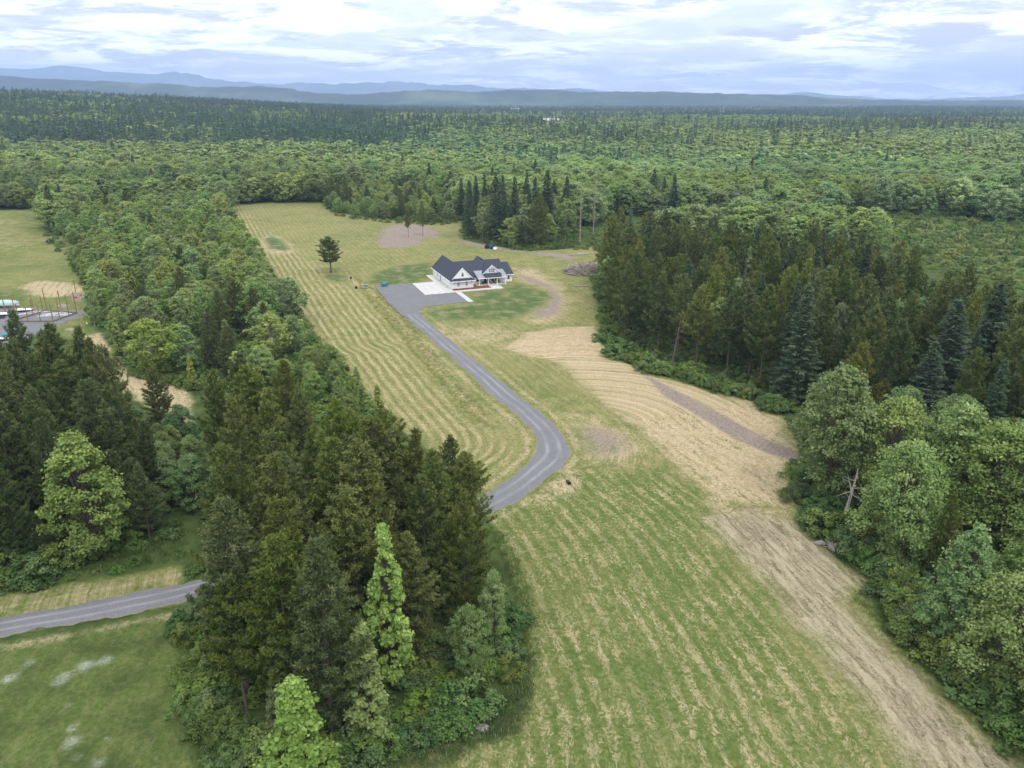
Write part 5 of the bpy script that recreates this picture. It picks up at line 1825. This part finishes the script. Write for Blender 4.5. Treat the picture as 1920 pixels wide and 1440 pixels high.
cover_with(CLEARING, 3.0, .4, 1.4, [PG, (1.5, 1.4, 1.0), (1.4, 1.4, 1.15), (1.6, 1.45, 1.1)], 52, avoid_field=False)
cover_with(GP([(1600, 440), (1800, 440), (1960, 470), (2200, 520), (2200, 640), (1930, 560), (1790, 500)]), 5.5, .6, 2.2, [PG, PG, (1.3, 1.3, 1.1)], 53, avoid_field=False)
cover_with(GP([(1075, 470), (1130, 465), (1130, 440), (1100, 420), (1060, 410), (1060, 440)]), 3.4, .5, 1.8, [PG, YG], 54, avoid_field=False)
cover_with(CLEARING, 8.5, 1.6, 3.8, [PG, W1, YG], 56, avoid_field=False)
cover_with(GP([(1600, 402), (1800, 405), (1930, 425), (2100, 450), (2100, 436), (1930, 410), (1800, 392), (1600, 390)]), 4.0, 1.5, 4.5, [PG, W1], 57, avoid_field=False)
bs = SRC1['bush']
scatter('undergrowth', 'brambles and low bushes filling the wood edges and clearings', up, frng.uniform(0, 6.28, len(up)), us, ut, frng.integers(0, len(bs), len(up)), bs)
# planted young conifers in the clearing
cl = darts(GP([(1560, 440), (1640, 420), (1800, 412), (1960, 440), (2150, 470), (2150, 540), (1960, 500), (1780, 480), (1640, 462)]), 7.0, 61)
if len(cl):
    hs = frng.uniform(1.0, 3.2, len(cl)) / 25.0
    fs = SRC1['fir']
    scatter('young_conifers', 'rows of young planted conifers in the brushy clearing', np.column_stack([cl, terrain(cl[:, 0], cl[:, 1])]), frng.uniform(0, 6.28, len(cl)), np.column_stack([hs * 1.5, hs * 1.5, hs]), np.tile([.15, .1, 0], (len(cl), 1)), frng.integers(0, len(fs), len(cl)), fs)

# tall grass on the unmown margins
tuft_me = grass_tuft(5, 70, .75, .8, .05)
tuft = bpy.data.objects.new('grass_tuft', tuft_me)
tuft.location = (*G(905, 1352), 0)
COL.objects.link(tuft)
tag(tuft, 'tuft of tall pale grass beside the rock below the middle grove', 'grass tuft')


def in_any(P_, polys):
    r_ = np.zeros(len(P_), bool)
    for q in polys:
        r_ |= inside(np.asarray(q), P_)
    return r_


gp, gs, gt = [], [], []


def tufts(poly, spacing, h0, h1, tone, seed, avoid=None):
    P_ = darts(poly, spacing, seed, avoid=off_drive(3.2))
    if avoid is not None and len(P_):
        P_ = P_[avoid(P_)]
    for p in P_:
        s_ = random.uniform(h0, h1) / .75
        gp.append((p[0], p[1], float(terrain(p[0], p[1])) - .03))
        gs.append((random.uniform(.8, 1.3), random.uniform(.8, 1.3), s_))
        gt.append(np.array(tone) * random.uniform(.75, 1.2) - 1)


SAGE = (1.15, 1.2, 1.35)
GRN = (.80, 1.0, .75)
STR = (1.9, 1.55, 1.15)
tufts(GP([(690, 1445), (760, 1395), (850, 1365), (930, 1330), (975, 1270), (985, 1190), (1000, 1300), (975, 1370), (900, 1400), (800, 1450)]), .62, .5, 1.0, SAGE, 71)
tufts(GP([(380, 1250), (372, 1170), (350, 1150), (330, 1170), (350, 1250), (362, 1440), (400, 1440)]), .8, .3, .8, GRN, 72)
tufts(GP([(-60, 1110), (100, 1085), (345, 1050), (345, 980), (250, 1020), (100, 1060), (-60, 1090)]), 1.0, .4, 1.0, GRN, 73)
tufts(GP([(1490, 970), (1530, 1005), (1575, 1045), (1622, 1090), (1605, 1130), (1655, 1180), (1740, 1262), (1900, 1395), (1960, 1440), (1960, 1400), (1800, 1290), (1690, 1180), (1640, 1110), (1560, 1020)]), .8, .3, .8, GRN, 74)
tufts(GP([(660, 515), (715, 550), (760, 600), (810, 655), (855, 715), (900, 762), (940, 800), (905, 800), (860, 760), (790, 680), (740, 620), (690, 560)]), 1.1, .15, .45, STR, 75)
tufts(GP([(960, 1080), (985, 1180), (985, 1280), (1005, 1270), (1005, 1180), (985, 1090), (945, 1000), (930, 1000)]), .8, .25, .6, GRN, 76)
tufts(GP([(1150, 668), (1215, 698), (1300, 722), (1400, 748), (1470, 782), (1490, 810), (1490, 790), (1400, 740), (1300, 715), (1215, 688)]), 1.2, .3, .8, GRN, 77)
tufts(GP([(612, 662), (560, 600), (508, 538), (470, 480), (440, 430), (450, 430), (482, 480), (520, 538), (575, 600), (630, 665), (690, 740), (670, 735)]), 1.3, .3, .8, GRN, 78)
tufts(BUMP_BACK, 1.4, .4, .9, GRN, 79)
scatter('tall_grass', 'tall unmown grass along the wood edges and ditches', gp, frng.uniform(0, 6.28, len(gp)), gs, gt, np.zeros(len(gp)), [tuft])
# ------------------------------------------------------------------ smaller things
M['blue'] = plain('blue_tractor_paint', (0.025, 0.10, 0.36), .35, .5, .08)
M['rubber'] = plain('black_rubber', (0.02, 0.02, 0.022), .85, .2, .2)
M['teal'] = plain('teal_painted_steel', (0.04, 0.24, 0.29), .5, .4, .12)
M['tarp'] = plain('pale_blue_tarp', (0.40, 0.51, 0.50), .6, .3, .12)
M['rust'] = plain('rust_red_paint', (0.32, 0.05, 0.04), .6, .3, .2)
M['stone'] = plain('grey_field_stone', (0.27, 0.24, 0.21), .9, .1, .25, 2.0)
M['pipe'] = plain('dark_corrugated_pipe', (0.05, 0.045, 0.04), .8, .2, .2)
M['timber'] = plain('new_post_timber', (0.25, 0.18, 0.105), .85, .1, .2, 2.0)
M['brush'] = plain('grey_dead_brush', (0.30, 0.25, 0.225), .9, .1, .35, 1.5)
M['orange'] = plain('orange_plastic', (0.55, 0.16, 0.04), .5, .4, .1)


def tractor():
    x, y_ = G(917, 466)
    t = thing('tractor', 'small blue compact tractor with a pale front bucket by the fir clump', 'tractor', (x, y_, 0), math.radians(-28))
    s_ = 1.35
    t.scale = (s_, s_, s_)
    b_ = MB()
    b_.poly([(0.1, -.32, .62), (1.5, -.28, .62), (1.5, .28, .62), (.1, .32, .62), (.1, -.3, 1.22), (1.42, -.24, 1.08), (1.42, .24, 1.08), (.1, .3, 1.22)], [(0, 3, 2, 1), (4, 5, 6, 7), (0, 1, 5, 4), (1, 2, 6, 5), (2, 3, 7, 6), (3, 0, 4, 7)])
    b_.build('hood', M['blue'], t)
    MB().box(1.42, 1.52, -.22, .22, .66, 1.02).build('grille', M['dark'], t)
    MB().box(-.95, .1, -.3, .3, .48, .78).build('chassis', M['dark'], t)
    for sy in (-1, 1):
        f_ = MB()
        f_.slab([(-1.0, sy * .32, 1.05), (-.2, sy * .32, 1.05), (-.2, sy * .78, 1.05), (-1.0, sy * .78, 1.05)], .06)
        f_.slab([(-.2, sy * .32, 1.05), (.08, sy * .32, .72), (.08, sy * .78, .72), (-.2, sy * .78, 1.05)], .05)
        f_.build('fender', M['blue'], t)
        for xx, rr, ww in ((-.6, .62, .30), (1.15, .38, .22)):
            w_ = MB().lathe([(rr * .55, -ww / 2), (rr * .95, -ww / 2), (rr, -ww / 4), (rr, ww / 4), (rr * .95, ww / 2), (rr * .55, ww / 2)], 18, 'y', (xx, sy * .62, rr)).build('wheel', M['rubber'], t)
            MB().lathe([(rr * .54, -ww * .35), (rr * .5, ww * .3)], 12, 'y', (xx, sy * .62, rr)).build('rim', M['tarp'], w_)
    MB().box(-.62, -.2, -.24, .24, .85, .97).box(-.7, -.6, -.24, .24, .95, 1.4).build('seat', M['dark'], t)
    r_ = MB()
    r_.tube([(-.85, -.42, .8), (-.9, -.42, 2.0), (-.9, .42, 2.0), (-.85, .42, .8)], .045, 6)
    r_.build('roll_bar', M['dark'], t)
    MB().tube([(.05, 0, 1.1), (-.12, 0, 1.32)], .025, 5).lathe([(.17, 0), (.18, .02), (.17, .04)], 12, 'z', (-.13, 0, 1.32)).build('steering_wheel', M['dark'], t)
    for sy in (-1, 1):
        MB().tube([(.3, sy * .42, 1.05), (1.3, sy * .42, 1.0), (1.95, sy * .42, .35)], .055, 5).build('loader_arm', M['blue'], t)
    k = MB()
    k.slab([(1.95, -.8, .08), (2.5, -.8, .06), (2.5, .8, .06), (1.95, .8, .08)], .04)
    k.slab([(1.95, -.8, .08), (1.95, .8, .08), (1.88, .8, .6), (1.88, -.8, .6)], .04)
    for sy in (-.8, .77):
        k.box(1.9, 2.4, sy, sy + .03, .06, .5)
    k.build('bucket', M['trim'], t)


tractor()


def dumpster():
    x, y_ = G(721, 537)
    t = thing('dumpster', 'small teal skip with sloping ends at the corner of the gravel pad', 'skip', (x, y_, .05), HT + math.radians(8))
    b_ = MB()
    b_.poly([(-.85, -.55, .12), (.85, -.55, .12), (.85, .55, .12), (-.85, .55, .12), (-1.15, -.65, 1.15), (1.15, -.65, 1.15), (1.15, .65, 1.15), (-1.15, .65, 1.15)],
            [(0, 3, 2, 1), (0, 1, 5, 4), (1, 2, 6, 5), (2, 3, 7, 6), (3, 0, 4, 7)])
    b_.poly([(-1.05, -.58, 1.0), (1.05, -.58, 1.0), (1.05, .58, 1.0), (-1.05, .58, 1.0)], [(0, 1, 2, 3)])
    b_.build('body', M['teal'], t)
    r_ = MB()
    r_.box(-1.2, 1.2, -.72, -.64, 1.08, 1.2).box(-1.2, 1.2, .64, .72, 1.08, 1.2).box(-1.22, -1.14, -.64, .64, 1.08, 1.2).box(1.14, 1.22, -.64, .64, 1.08, 1.2)
    r_.build('rim', M['teal'], t)
    for xx in (-.55, 0, .55):
        MB().box(xx - .04, xx + .04, -.70, -.585, .15, 1.08).build('rib', M['teal'], t)
    for xx in (-.6, .6):
        MB().box(xx - .08, xx + .08, -.5, .5, 0, .12).build('skid', M['dark'], t)
    MB().slab([(-.5, -.3, 1.02), (.6, -.25, 1.12), (.55, .3, 1.1), (-.45, .25, 1.05)], .04).build('board', M['tarp'], t)


dumpster()


def utility_box():
    x, y_ = G(686, 539)
    t = thing('utility_box', 'grey utility box on a concrete base beside the gravel pad', 'utility box', (x, y_, 0), HT)
    MB().box(-.75, .75, -.6, .6, 0, .14).build('base', M['concrete'], t)
    MB().box(-.6, .6, -.48, .48, .14, .95).build('cabinet', M['grey'], t)
    MB().slab([(-.66, -.55, .98), (.66, -.55, .98), (.66, .55, 1.06), (-.66, .55, 1.06)], .05).build('lid', M['grey'], t)
    MB().box(-.05, .05, -.51, -.485, .5, .62).build('handle', M['dark'], t)


utility_box()


def pipe_end(px_, py_, lab, rz, r_=.35):
    x, y_ = G(px_, py_)
    t = thing('drain_pipe', lab, 'drain pipe', (x, y_, 0), rz)
    MB().lathe([(r_ * .82, -.9), (r_, -.9), (r_ * 1.06, -.7), (r_, -.5), (r_ * 1.06, -.3), (r_, -.1), (r_, 0), (r_ * .85, 0), (r_ * .82, -.85)], 16, 'y', (0, 0, r_ * .8)).build('barrel', M['pipe'], t)
    return t


pipe_end(1068, 909, 'dark culvert pipe end poking from the bank beside the driveway bend', math.radians(200), .30)
pipe_end(668, 541, 'dark open drain pipe lying in the ditch near the utility box', math.radians(190), .40)
x, y_ = G(658, 523)
t = thing('bucket', 'dark bucket standing in the grass near the lone pine', 'bucket', (x, y_, 0))
MB().lathe([(.28, 0), (.36, .7), (.40, .72), (.33, .70), (.27, .1)], 14).build('pail', M['dark'], t)
MB().tube([(-.36, 0, .68), (-.2, 0, .95), (.2, 0, .95), (.36, 0, .68)], .02, 5).build('handle', M['grey'], t)


def log(px_, py_, L, r_, rz, lab, mat='deadwood', grp=None):
    x, y_ = G(px_, py_)
    t = thing('log', lab, 'log', (x, y_, r_ * .8), rz, grp)
    rr = random.Random(int(px_ * 7 + py_))
    pts = [(-L / 2 + L * k / 6, rr.uniform(-.06, .06), rr.uniform(-.03, .05)) for k in range(7)]
    MB().tube(pts, [r_ * rr.uniform(.9, 1.08) * (1 - .04 * k) for k in range(7)], 9).build('trunk', M[mat], t)
    for k in range(3):
        p_ = pts[1 + k * 2]
        MB().tube([p_, (p_[0] + .1, p_[1] + rr.uniform(-.3, .3), p_[2] + r_ + .25)], [.07, .03], 5).build('branch_stub', M[mat], t)


log(1085, 478, 7.5, .30, math.radians(14), 'long pale log lying on the grass behind the brush pile')
log(1098, 476, 6.0, .24, math.radians(10), 'thinner log lying alongside the long pale log')
log(1090, 537, 4.5, .22, math.radians(8), 'pale log lying at the edge of the mown ground below the brush pile')


def brush_pile():
    x, y_ = G(1102, 510)
    t = thing('brush_pile', 'big heap of grey dead branches and roots at the wood edge', 'brush pile', (x, y_, 0))
    t.scale = (1.5, 1.7, 1.45)
    rr = random.Random(4)
    m1, m2 = MB(), MB()
    for k in range(420):
        a = rr.uniform(0, 6.28)
        q = math.sqrt(rr.random())
        cx_, cy_ = 6.3 * q * math.cos(a), 4.6 * q * math.sin(a)
        hz_ = 2.5 * (1 - q ** 1.6) * rr.uniform(.2, 1.05) + .15
        L = rr.uniform(.8, 2.6)
        b_ = rr.uniform(0, 6.28)
        e_ = rr.gauss(0, .38)
        d_ = Vector((math.cos(b_) * math.cos(e_), math.sin(b_) * math.cos(e_), math.sin(e_))) * L / 2
        c_ = Vector((cx_, cy_, hz_))
        r_ = rr.uniform(.035, .13)
        (m1 if rr.random() < .8 else m2).tube([c_ - d_, c_ + Vector((rr.gauss(0, .12), rr.gauss(0, .12), rr.gauss(0, .12))), c_ + d_], [r_, r_ * .9, r_ * .5], 5)
    o1 = m1.build('dark_branches', M['brush'], t)
    o1['kind'] = 'stuff'
    o2 = m2.build('bleached_branches', M['deadwood'], t)
    o2['kind'] = 'stuff'
    for k in range(5):
        a = rr.uniform(3.4, 6.0)
        c_ = Vector((5.2 * math.cos(a), 4.0 * math.sin(a), .55))
        m_ = MB()
        for j in range(9):
            v = Vector((rr.gauss(0, 1), rr.gauss(0, 1), rr.gauss(0.2, .8))).normalized() * rr.uniform(.5, 1.1)
            m_.tube([c_, c_ + v * .6, c_ + v + Vector((0, 0, rr.uniform(-.3, .2)))], [.2, .1, .03], 5)
        m_.build('root_ball', M['brush'], t)


brush_pile()


def dead_tree(name, lab, base, tip, mat, nb, Lb, seed, lean=0.0, rad=.28, lo=.25):
    x, y_ = G(*base)
    zz = np.linspace(.5, 45, 450)
    _, yy = to_px(x, y_, zz)
    h_ = float(np.interp(-tip[1], -yy, zz))
    t = thing(name, lab, 'dead tree', (x, y_, 0))
    rr = random.Random(seed)
    pts = [(lean * q * h_ + rr.gauss(0, .04), rr.gauss(0, .04), q * h_) for q in (0, .1, .3, .5, .7, .9, 1.0)]
    MB().tube(pts, [rad * 1.25, rad, rad * .85, rad * .7, rad * .5, rad * .3, rad * .16], 8).build('trunk', M[mat], t)
    for k in range(nb):
        q = rr.uniform(lo, .97)
        a = rr.uniform(0, 6.28)
        L = Lb * (1.15 - q * .7) * rr.uniform(.5, 1.2)
        p0 = Vector((lean * q * h_, 0, q * h_))
        d_ = Vector((math.cos(a), math.sin(a), rr.uniform(-.2, .45)))
        m_ = MB()
        p1, p2 = p0 + d_ * L * .5, p0 + d_ * L + Vector((0, 0, rr.uniform(-.35, .25) * L))
        m_.tube([p0, p1, p2], [rad * .28, rad * .17, .015], 5)
        if L > 1.5:
            m_.tube([p1, p1 + Vector((rr.gauss(0, .4), rr.gauss(0, .4), .35)) * L * .4], [rad * .14, .012], 4)
        m_.build('branch', M[mat], t)


dead_tree('dead_tree', 'tall bare grey snag right of the fir clump, the left of two', (1087, 456), (1085, 328), 'brush', 46, 2.2, 5, 0, .27)
dead_tree('dead_tree', 'tall bare grey snag with drooping twigs, the right of two beyond the clump', (1112, 440), (1118, 328), 'brush', 50, 2.8, 6, .02, .25)
dead_tree('dead_tree', 'broken white dead tree with spread bare limbs below the tall pale tree', (1578, 990), (1592, 878), 'deadwood', 9, 5.2, 7, .10, .34, .55)
dead_tree('dead_tree', 'pale leafless sapling at the clearing side of the right wood', None or (1535, 545), (1530, 440), 'deadwood', 30, 2.0, 9, 0, .2)
dead_tree('dead_tree', 'grey leaning snag at the front of the right pine wood', (1258, 692), (1278, 590), 'bark', 22, 2.2, 12, .12, .24)


def stump():
    x, y_ = G(1560, 1030)
    t = thing('root_stump', 'pale overturned root stump at the edge of the straw ground', 'stump', (x, y_, 0), .4)
    rr = random.Random(3)
    MB().tube([(0, 0, .2), (.7, .15, .35), (1.4, .2, .3)], [.5, .42, .36], 9).build('butt', M['deadwood'], t)
    for k in range(13):
        a = k * .48
        v = Vector((-.35, math.cos(a), math.sin(a) + .25))
        MB().tube([(0, 0, .35), Vector((0, 0, .35)) + v * .5, Vector((-.2, 0, .35)) + v * rr.uniform(.8, 1.2)], [.17, .1, .03], 5).build('root', M['deadwood'], t)


stump()


def boulder(px_, py_, s_, lab):
    x, y_ = G(px_, py_)
    t = bpy.data.meshes.new('boulder')
    import bmesh
    bm = bmesh.new()
    bmesh.ops.create_icosphere(bm, subdivisions=3, radius=1)
    rr = np.random.default_rng(int(px_))
    k_ = rr.normal(0, 1, (5, 3))
    for v in bm.verts:
        n_ = np.array(v.co)
        f_ = 1 + sum(.09 * math.sin(3.1 * float(n_ @ q) + i) for i, q in enumerate(k_))
        v.co = Vector((n_[0] * f_ * s_, n_[1] * f_ * s_ * .75, n_[2] * f_ * s_ * .5))
    bm.to_mesh(t)
    bm.free()
    t.materials.append(M['stone'])
    o_ = bpy.data.objects.new('boulder', t)
    o_.location = (x, y_, s_ * .15)
    COL.objects.link(o_)
    tag(o_, lab, 'boulder')


boulder(902, 1368, .75, 'grey boulder half hidden in tall grass below the middle grove')
boulder(1536, 1020, .75, 'flat grey boulder beside the overturned root stump')

# white daisies by the rock
dz_, dst = MB(), MB()
rr = random.Random(2)
x, y_ = G(918, 1348)
for k in range(22):
    a, q = rr.uniform(0, 6.28), rr.uniform(0, .7)
    cx_, cy_, ch_ = x + math.cos(a) * q, y_ + math.sin(a) * q, rr.uniform(.35, .7)
    dz_.poly([(cx_ + .045 * math.cos(j * 1.047), cy_ + .045 * math.sin(j * 1.047), ch_) for j in range(6)], [tuple(range(6))])
    dst.tube([(cx_, cy_, 0), (cx_, cy_, ch_ - .01)], .012, 3, False)
o_ = dz_.build('daisies', M['trim'])
dst.build('stems', M['grassblade'], o_)
tag(o_, 'clump of white daisies beside the grey boulder', 'flowers', kind='stuff')

# ------------------------------------------------------------------ the yard on the left with its barn frame


def barn_frame():
    a, c, d_ = np.array(G(144, 588)), np.array(G(100, 604)), np.array(G(88, 583))
    e_ = np.array(G(22, 604))
    t = thing('pole_barn', 'unfinished pole barn of bare timber posts and skirt boards', 'pole barn', (*d_, 0))

    def loc(p):
        return (p[0] - d_[0], p[1] - d_[1])
    pts = []
    for q in (0, .5, 1):
        pts.append((d_ + (a - d_) * q, 6.6))
    for q in (.33, .72, 1.0):
        pts.append((a + (c - a) * q, 6.4 if q < .9 else 5.6))
    for q in (.5, 1.0):
        pts.append((d_ + (e_ - d_) * q * .8, 4.8))
    for q in (.3, .6, .9):
        pts.append((c + (e_ - c) * q, 4.6))
    far = np.array(G(0, 588))
    for q in (.15, .35, .55, .75, .95):
        pts.append((d_ + (far - d_) * q + np.array([0, 1.5]), 4.4))
    for p, h_ in pts:
        lx, ly = loc(p)
        MB().box(lx - .10, lx + .10, ly - .10, ly + .10, -.2, h_).build('post', M['timber'], t)

    def board(p, q, z0=.05, z1=.45):
        (x0, y0), (x1, y1) = loc(p), loc(q)
        L = math.hypot(x1 - x0, y1 - y0)
        nx_, ny_ = -(y1 - y0) / L * .05, (x1 - x0) / L * .05
        MB().poly([(x0 - nx_, y0 - ny_, z0), (x1 - nx_, y1 - ny_, z0), (x1 + nx_, y1 + ny_, z0), (x0 + nx_, y0 + ny_, z0), (x0 - nx_, y0 - ny_, z1), (x1 - nx_, y1 - ny_, z1), (x1 + nx_, y1 + ny_, z1), (x0 + nx_, y0 + ny_, z1)],
                  [(0, 3, 2, 1), (4, 5, 6, 7), (0, 1, 5, 4), (1, 2, 6, 5), (2, 3, 7, 6), (3, 0, 4, 7)]).build('skirt_board', M['wood'], t)
    board(d_, a)
    board(a, c)
    board(d_, e_)
    board(c, e_)


barn_frame()


def truss(px_, py_, rz, lab):
    x, y_ = G(px_, py_)
    t = thing('roof_truss', lab, 'roof truss', (x, y_, .1), rz, 'roof trusses lying in the barn yard')
    W_, H_ = 9.0, 2.2
    for nm, p, q in (('bottom_chord', (-W_ / 2, 0), (W_ / 2, 0)), ('top_chord', (-W_ / 2, 0), (0, H_)), ('top_chord', (W_ / 2, 0), (0, H_)), ('web', (-W_ / 4, 0), (-W_ / 6, H_ * .62)), ('web', (W_ / 4, 0), (W_ / 6, H_ * .62)), ('web', (0, 0), (0, H_))):
        MB().tube([(p[0], p[1], .05), (q[0], q[1], .12)], .075, 4).build(nm, M['trim'], t)


truss(100, 593, .15, 'white roof truss lying inside the barn frame, nearest the far posts')
truss(108, 590, .05, 'white roof truss lying inside the barn frame, nearest the near posts')
truss(62, 588, .5, 'white roof truss lying on the gravel behind the shorter posts')


def covered_boat():
    x, y_ = G(8, 577)
    t = thing('covered_boat', 'long boat on a trailer under a pale blue tarp in the yard', 'boat', (x, y_, 0), .12)
    m_ = MB()
    n_ = 15
    for i in range(n_):
        q = i / (n_ - 1) * 2 - 1
        wd = 1.35 * (1 - abs(q) ** 3.2) + .05
        hh = 1.9 + .55 * (1 - q * q)
        for k in range(9):
            a_ = math.pi * k / 8
            m_.v.append((q * 4.6, -math.cos(a_) * wd, 1.15 + math.sin(a_) * (hh - 1.15)))
    for i in range(n_ - 1):
        for k in range(8):
            m_.f.append((i * 9 + k, (i + 1) * 9 + k, (i + 1) * 9 + k + 1, i * 9 + k + 1))
    m_.build('tarp', M['tarp'], t)
    h_ = MB()
    for i in range(n_):
        q = i / (n_ - 1) * 2 - 1
        wd = 1.3 * (1 - abs(q) ** 3.2) + .03
        for k in range(7):
            a_ = math.pi * k / 6
            h_.v.append((q * 4.5, -math.cos(a_) * wd, 1.16 - math.sin(a_) * .62))
    for i in range(n_ - 1):
        for k in range(6):
            h_.f.append((i * 7 + k, i * 7 + k + 1, (i + 1) * 7 + k + 1, (i + 1) * 7 + k))
    h_.build('hull', M['trim'], t)
    MB().box(-3.6, 4.4, -.08, .08, .38, .52).box(-1.2, -1.0, -1.1, 1.1, .34, .48).build('trailer', M['grey'], t)
    for sy in (-1, 1):
        MB().lathe([(.18, -.1), (.33, -.1), (.36, 0), (.33, .1), (.18, .1)], 14, 'y', (-1.1, sy * 1.15, .36)).build('wheel', M['rubber'], t)


covered_boat()


def mound(px_, py_, w_, d_, h_, name, lab, cat, mat, rz=0):
    """an upturned dish shaped sheet or heap with uneven edges"""
    x, y_ = G(px_, py_)
    m_ = MB()
    rr = random.Random(int(px_ + py_))
    n_, k_ = 5, 16
    m_.v.append((0, 0, h_))
    for i in range(1, n_ + 1):
        for k in range(k_):
            a = 6.283 * k / k_
            q = i / n_ * (1 + .12 * math.sin(3 * a + i) + rr.uniform(-.05, .05))
            m_.v.append((w_ * q * math.cos(a), d_ * q * math.sin(a), h_ * (1 - (i / n_) ** 1.8) * (1 + rr.uniform(-.12, .12)) - .02))
    for k in range(k_):
        m_.f.append((0, 1 + k, 1 + (k + 1) % k_))
    for i in range(n_ - 1):
        for k in range(k_):
            m_.f.append((1 + i * k_ + k, 1 + (i + 1) * k_ + k, 1 + (i + 1) * k_ + (k + 1) % k_, 1 + i * k_ + (k + 1) % k_))
    o_ = m_.build(name, M[mat])
    o_.location = (x, y_, 0)
    o_.rotation_euler = (0, 0, rz)
    return tag(o_, lab, cat)


mound(34, 608, 1.9, 1.0, .75, 'plastic_sheet', 'crumpled black plastic sheet on the gravel of the yard', 'plastic sheet', 'dark')
mound(4, 597, 1.0, .8, .9, 'plastic_sheet', 'black plastic heap at the left border behind the yard posts', 'plastic sheet', 'dark')
mound(18, 628, 2.4, 1.4, .9, 'tarp', 'teal tarp thrown over a low heap in the yard', 'tarp', 'teal', .3)
mound(3, 634, 1.3, 1.0, .9, 'tarp', 'dark green teal tarp bundle at the left border', 'tarp', 'teal')
mound(142, 559, .8, .5, .6, 'tarp', 'small red tarp on the dark soil bed behind the barn', 'tarp', 'rust')
mound(118, 574, 2.2, 1.3, .8, 'gravel_heap', 'low heap of grey gravel behind the barn posts', 'gravel heap', 'stone')
mound(132, 618, 1.6, 1.0, .5, 'stone_heap', 'low heap of pale stones below the barn frame', 'stone heap', 'stone')


def tank(px_, py_, lab):
    x, y_ = G(px_, py_)
    t = thing('bucket', lab, 'bucket', (x, y_, 0))
    MB().lathe([(.36, 0), (.42, .8), (.45, .82), (.38, .8), (.34, .1)], 12).build('pail', M['trim'], t)
    MB().tube([(-.42, 0, .78), (0, 0, 1.0), (.42, 0, .78)], .02, 4).build('handle', M['grey'], t)


tank(21, 600, 'white bucket beside the leftmost barn posts')
tank(32, 597, 'white tub right of the white bucket in the yard')
tank(200, 606, 'white round bucket under the timber arbor')


def low_trailer(px_, py_, L, lab, rz):
    x, y_ = G(px_, py_)
    t = thing('flat_trailer', lab, 'trailer', (x, y_, 0), rz)
    MB().box(-L / 2, L / 2, -1.0, 1.0, .62, .74).build('deck', M['trim'], t)
    MB().box(L / 2, L / 2 + 1.5, -.06, .06, .55, .66).build('drawbar', M['grey'], t)
    for sx in (-.5, .5):
        for sy in (-1, 1):
            MB().lathe([(.15, -.1), (.3, -.1), (.33, 0), (.3, .1), (.15, .1)], 12, 'y', (sx, sy * 1.1, .33)).build('wheel', M['rubber'], t)


low_trailer(10, 638, 6.5, 'white flat trailer at the left border above the dark grove', .55)
low_trailer(8, 592, 4.0, 'white flat trailer standing behind the leftmost posts', .1)
low_trailer(45, 584, 5.0, 'pale low trailer behind the shorter barn posts', .2)


def arbor():
    x, y_ = G(204, 607)
    t = thing('timber_arbor', 'small lean timber arbor with slanting rails beside the hedgerow', 'arbor', (x, y_, 0), .2)
    for lx, ly, h_ in ((-1.6, -1.0, 2.6), (-1.6, 1.2, 2.9), (1.6, -1.0, 2.4), (1.6, 1.2, 2.9)):
        MB().tube([(lx, ly, -.2), (lx + .15, ly, h_)], .09, 6).build('post', M['wood'], t)
    MB().tube([(-1.5, 1.2, 2.8), (1.8, 1.2, 2.8)], .07, 6).build('rail', M['timber'], t)
    MB().tube([(1.7, 1.2, 2.8), (1.9, -1.2, .4)], .07, 6).build('rail', M['timber'], t)
    MB().box(-1.5, 1.5, -1.0, 1.1, .02, .10).build('floor_slab', M['gravel_pad'], t)


arbor()
for i, (px_, py_, h_, lb) in enumerate(((142, 548, 4.2, 'thin timber post at the left of the dark soil bed'), (175, 547, 4.0, 'thin timber post at the right of the dark soil bed'))):
    x, y_ = G(px_, py_)
    o_ = MB().box(-.1, .1, -.1, .1, -.2, h_).poly([(-.1, -.1, h_), (.1, -.1, h_), (.1, .1, h_), (-.1, .1, h_), (0, 0, h_ + .1)], [(0, 1, 4), (1, 2, 4), (2, 3, 4), (3, 0, 4)]).build('timber_post', M['timber'])
    o_.location = (x, y_, 0)
    tag(o_, lb, 'post', 'posts at the dark soil bed')
x, y_ = G(163, 607)
o_ = MB().tube([(-.9, 0, .12), (.9, 0, .12)], .1, 6).build('white_pipe', M['trim'])
o_.location = (x, y_, 0)
o_.rotation_euler = (0, 0, 2.2)
tag(o_, 'short white plastic pipe lying in the grass right of the barn frame', 'pipe')


def far_building(px_, py_, D, W_, dpt, h_, lab):
    x = (px_ - 960) / F_PX * D * C_ * 1.02
    z = float(terrain(x, D))
    t = thing('barn', lab, 'barn', (x, D, z), .2)
    MB().box(-W_ / 2, W_ / 2, -dpt / 2, dpt / 2, 0, h_).build('wall', M['concrete'], t)
    r_ = MB()
    r_.slab([(-W_ / 2 - 1, -dpt / 2 - 1, h_ - .3), (W_ / 2 + 1, -dpt / 2 - 1, h_ - .3), (W_ / 2 + 1, 0, h_ + dpt * .28), (-W_ / 2 - 1, 0, h_ + dpt * .28)], .3)
    r_.slab([(-W_ / 2 - 1, 0, h_ + dpt * .28 + .01), (W_ / 2 + 1, 0, h_ + dpt * .28 + .01), (W_ / 2 + 1, dpt / 2 + 1, h_ - .3), (-W_ / 2 - 1, dpt / 2 + 1, h_ - .3)], .3)
    r_.build('roof', M['concrete'], t)
    MB().box(-W_ * .3, -W_ * .1, -dpt / 2 - .1, -dpt / 2 - .02, 0, h_ * .7).build('door', M['grey'], t)


far_building(966, 200, 3300, 36, 24, 15, 'far white barn roof showing above the treetops under the hills')
far_building(1348, 203, 2900, 12, 9, 18, 'small far white barn right of the larger one under the hills')
far_building(1035, 224, 1500, 34, 12, 17, 'low grey white shed roofs among the far trees')
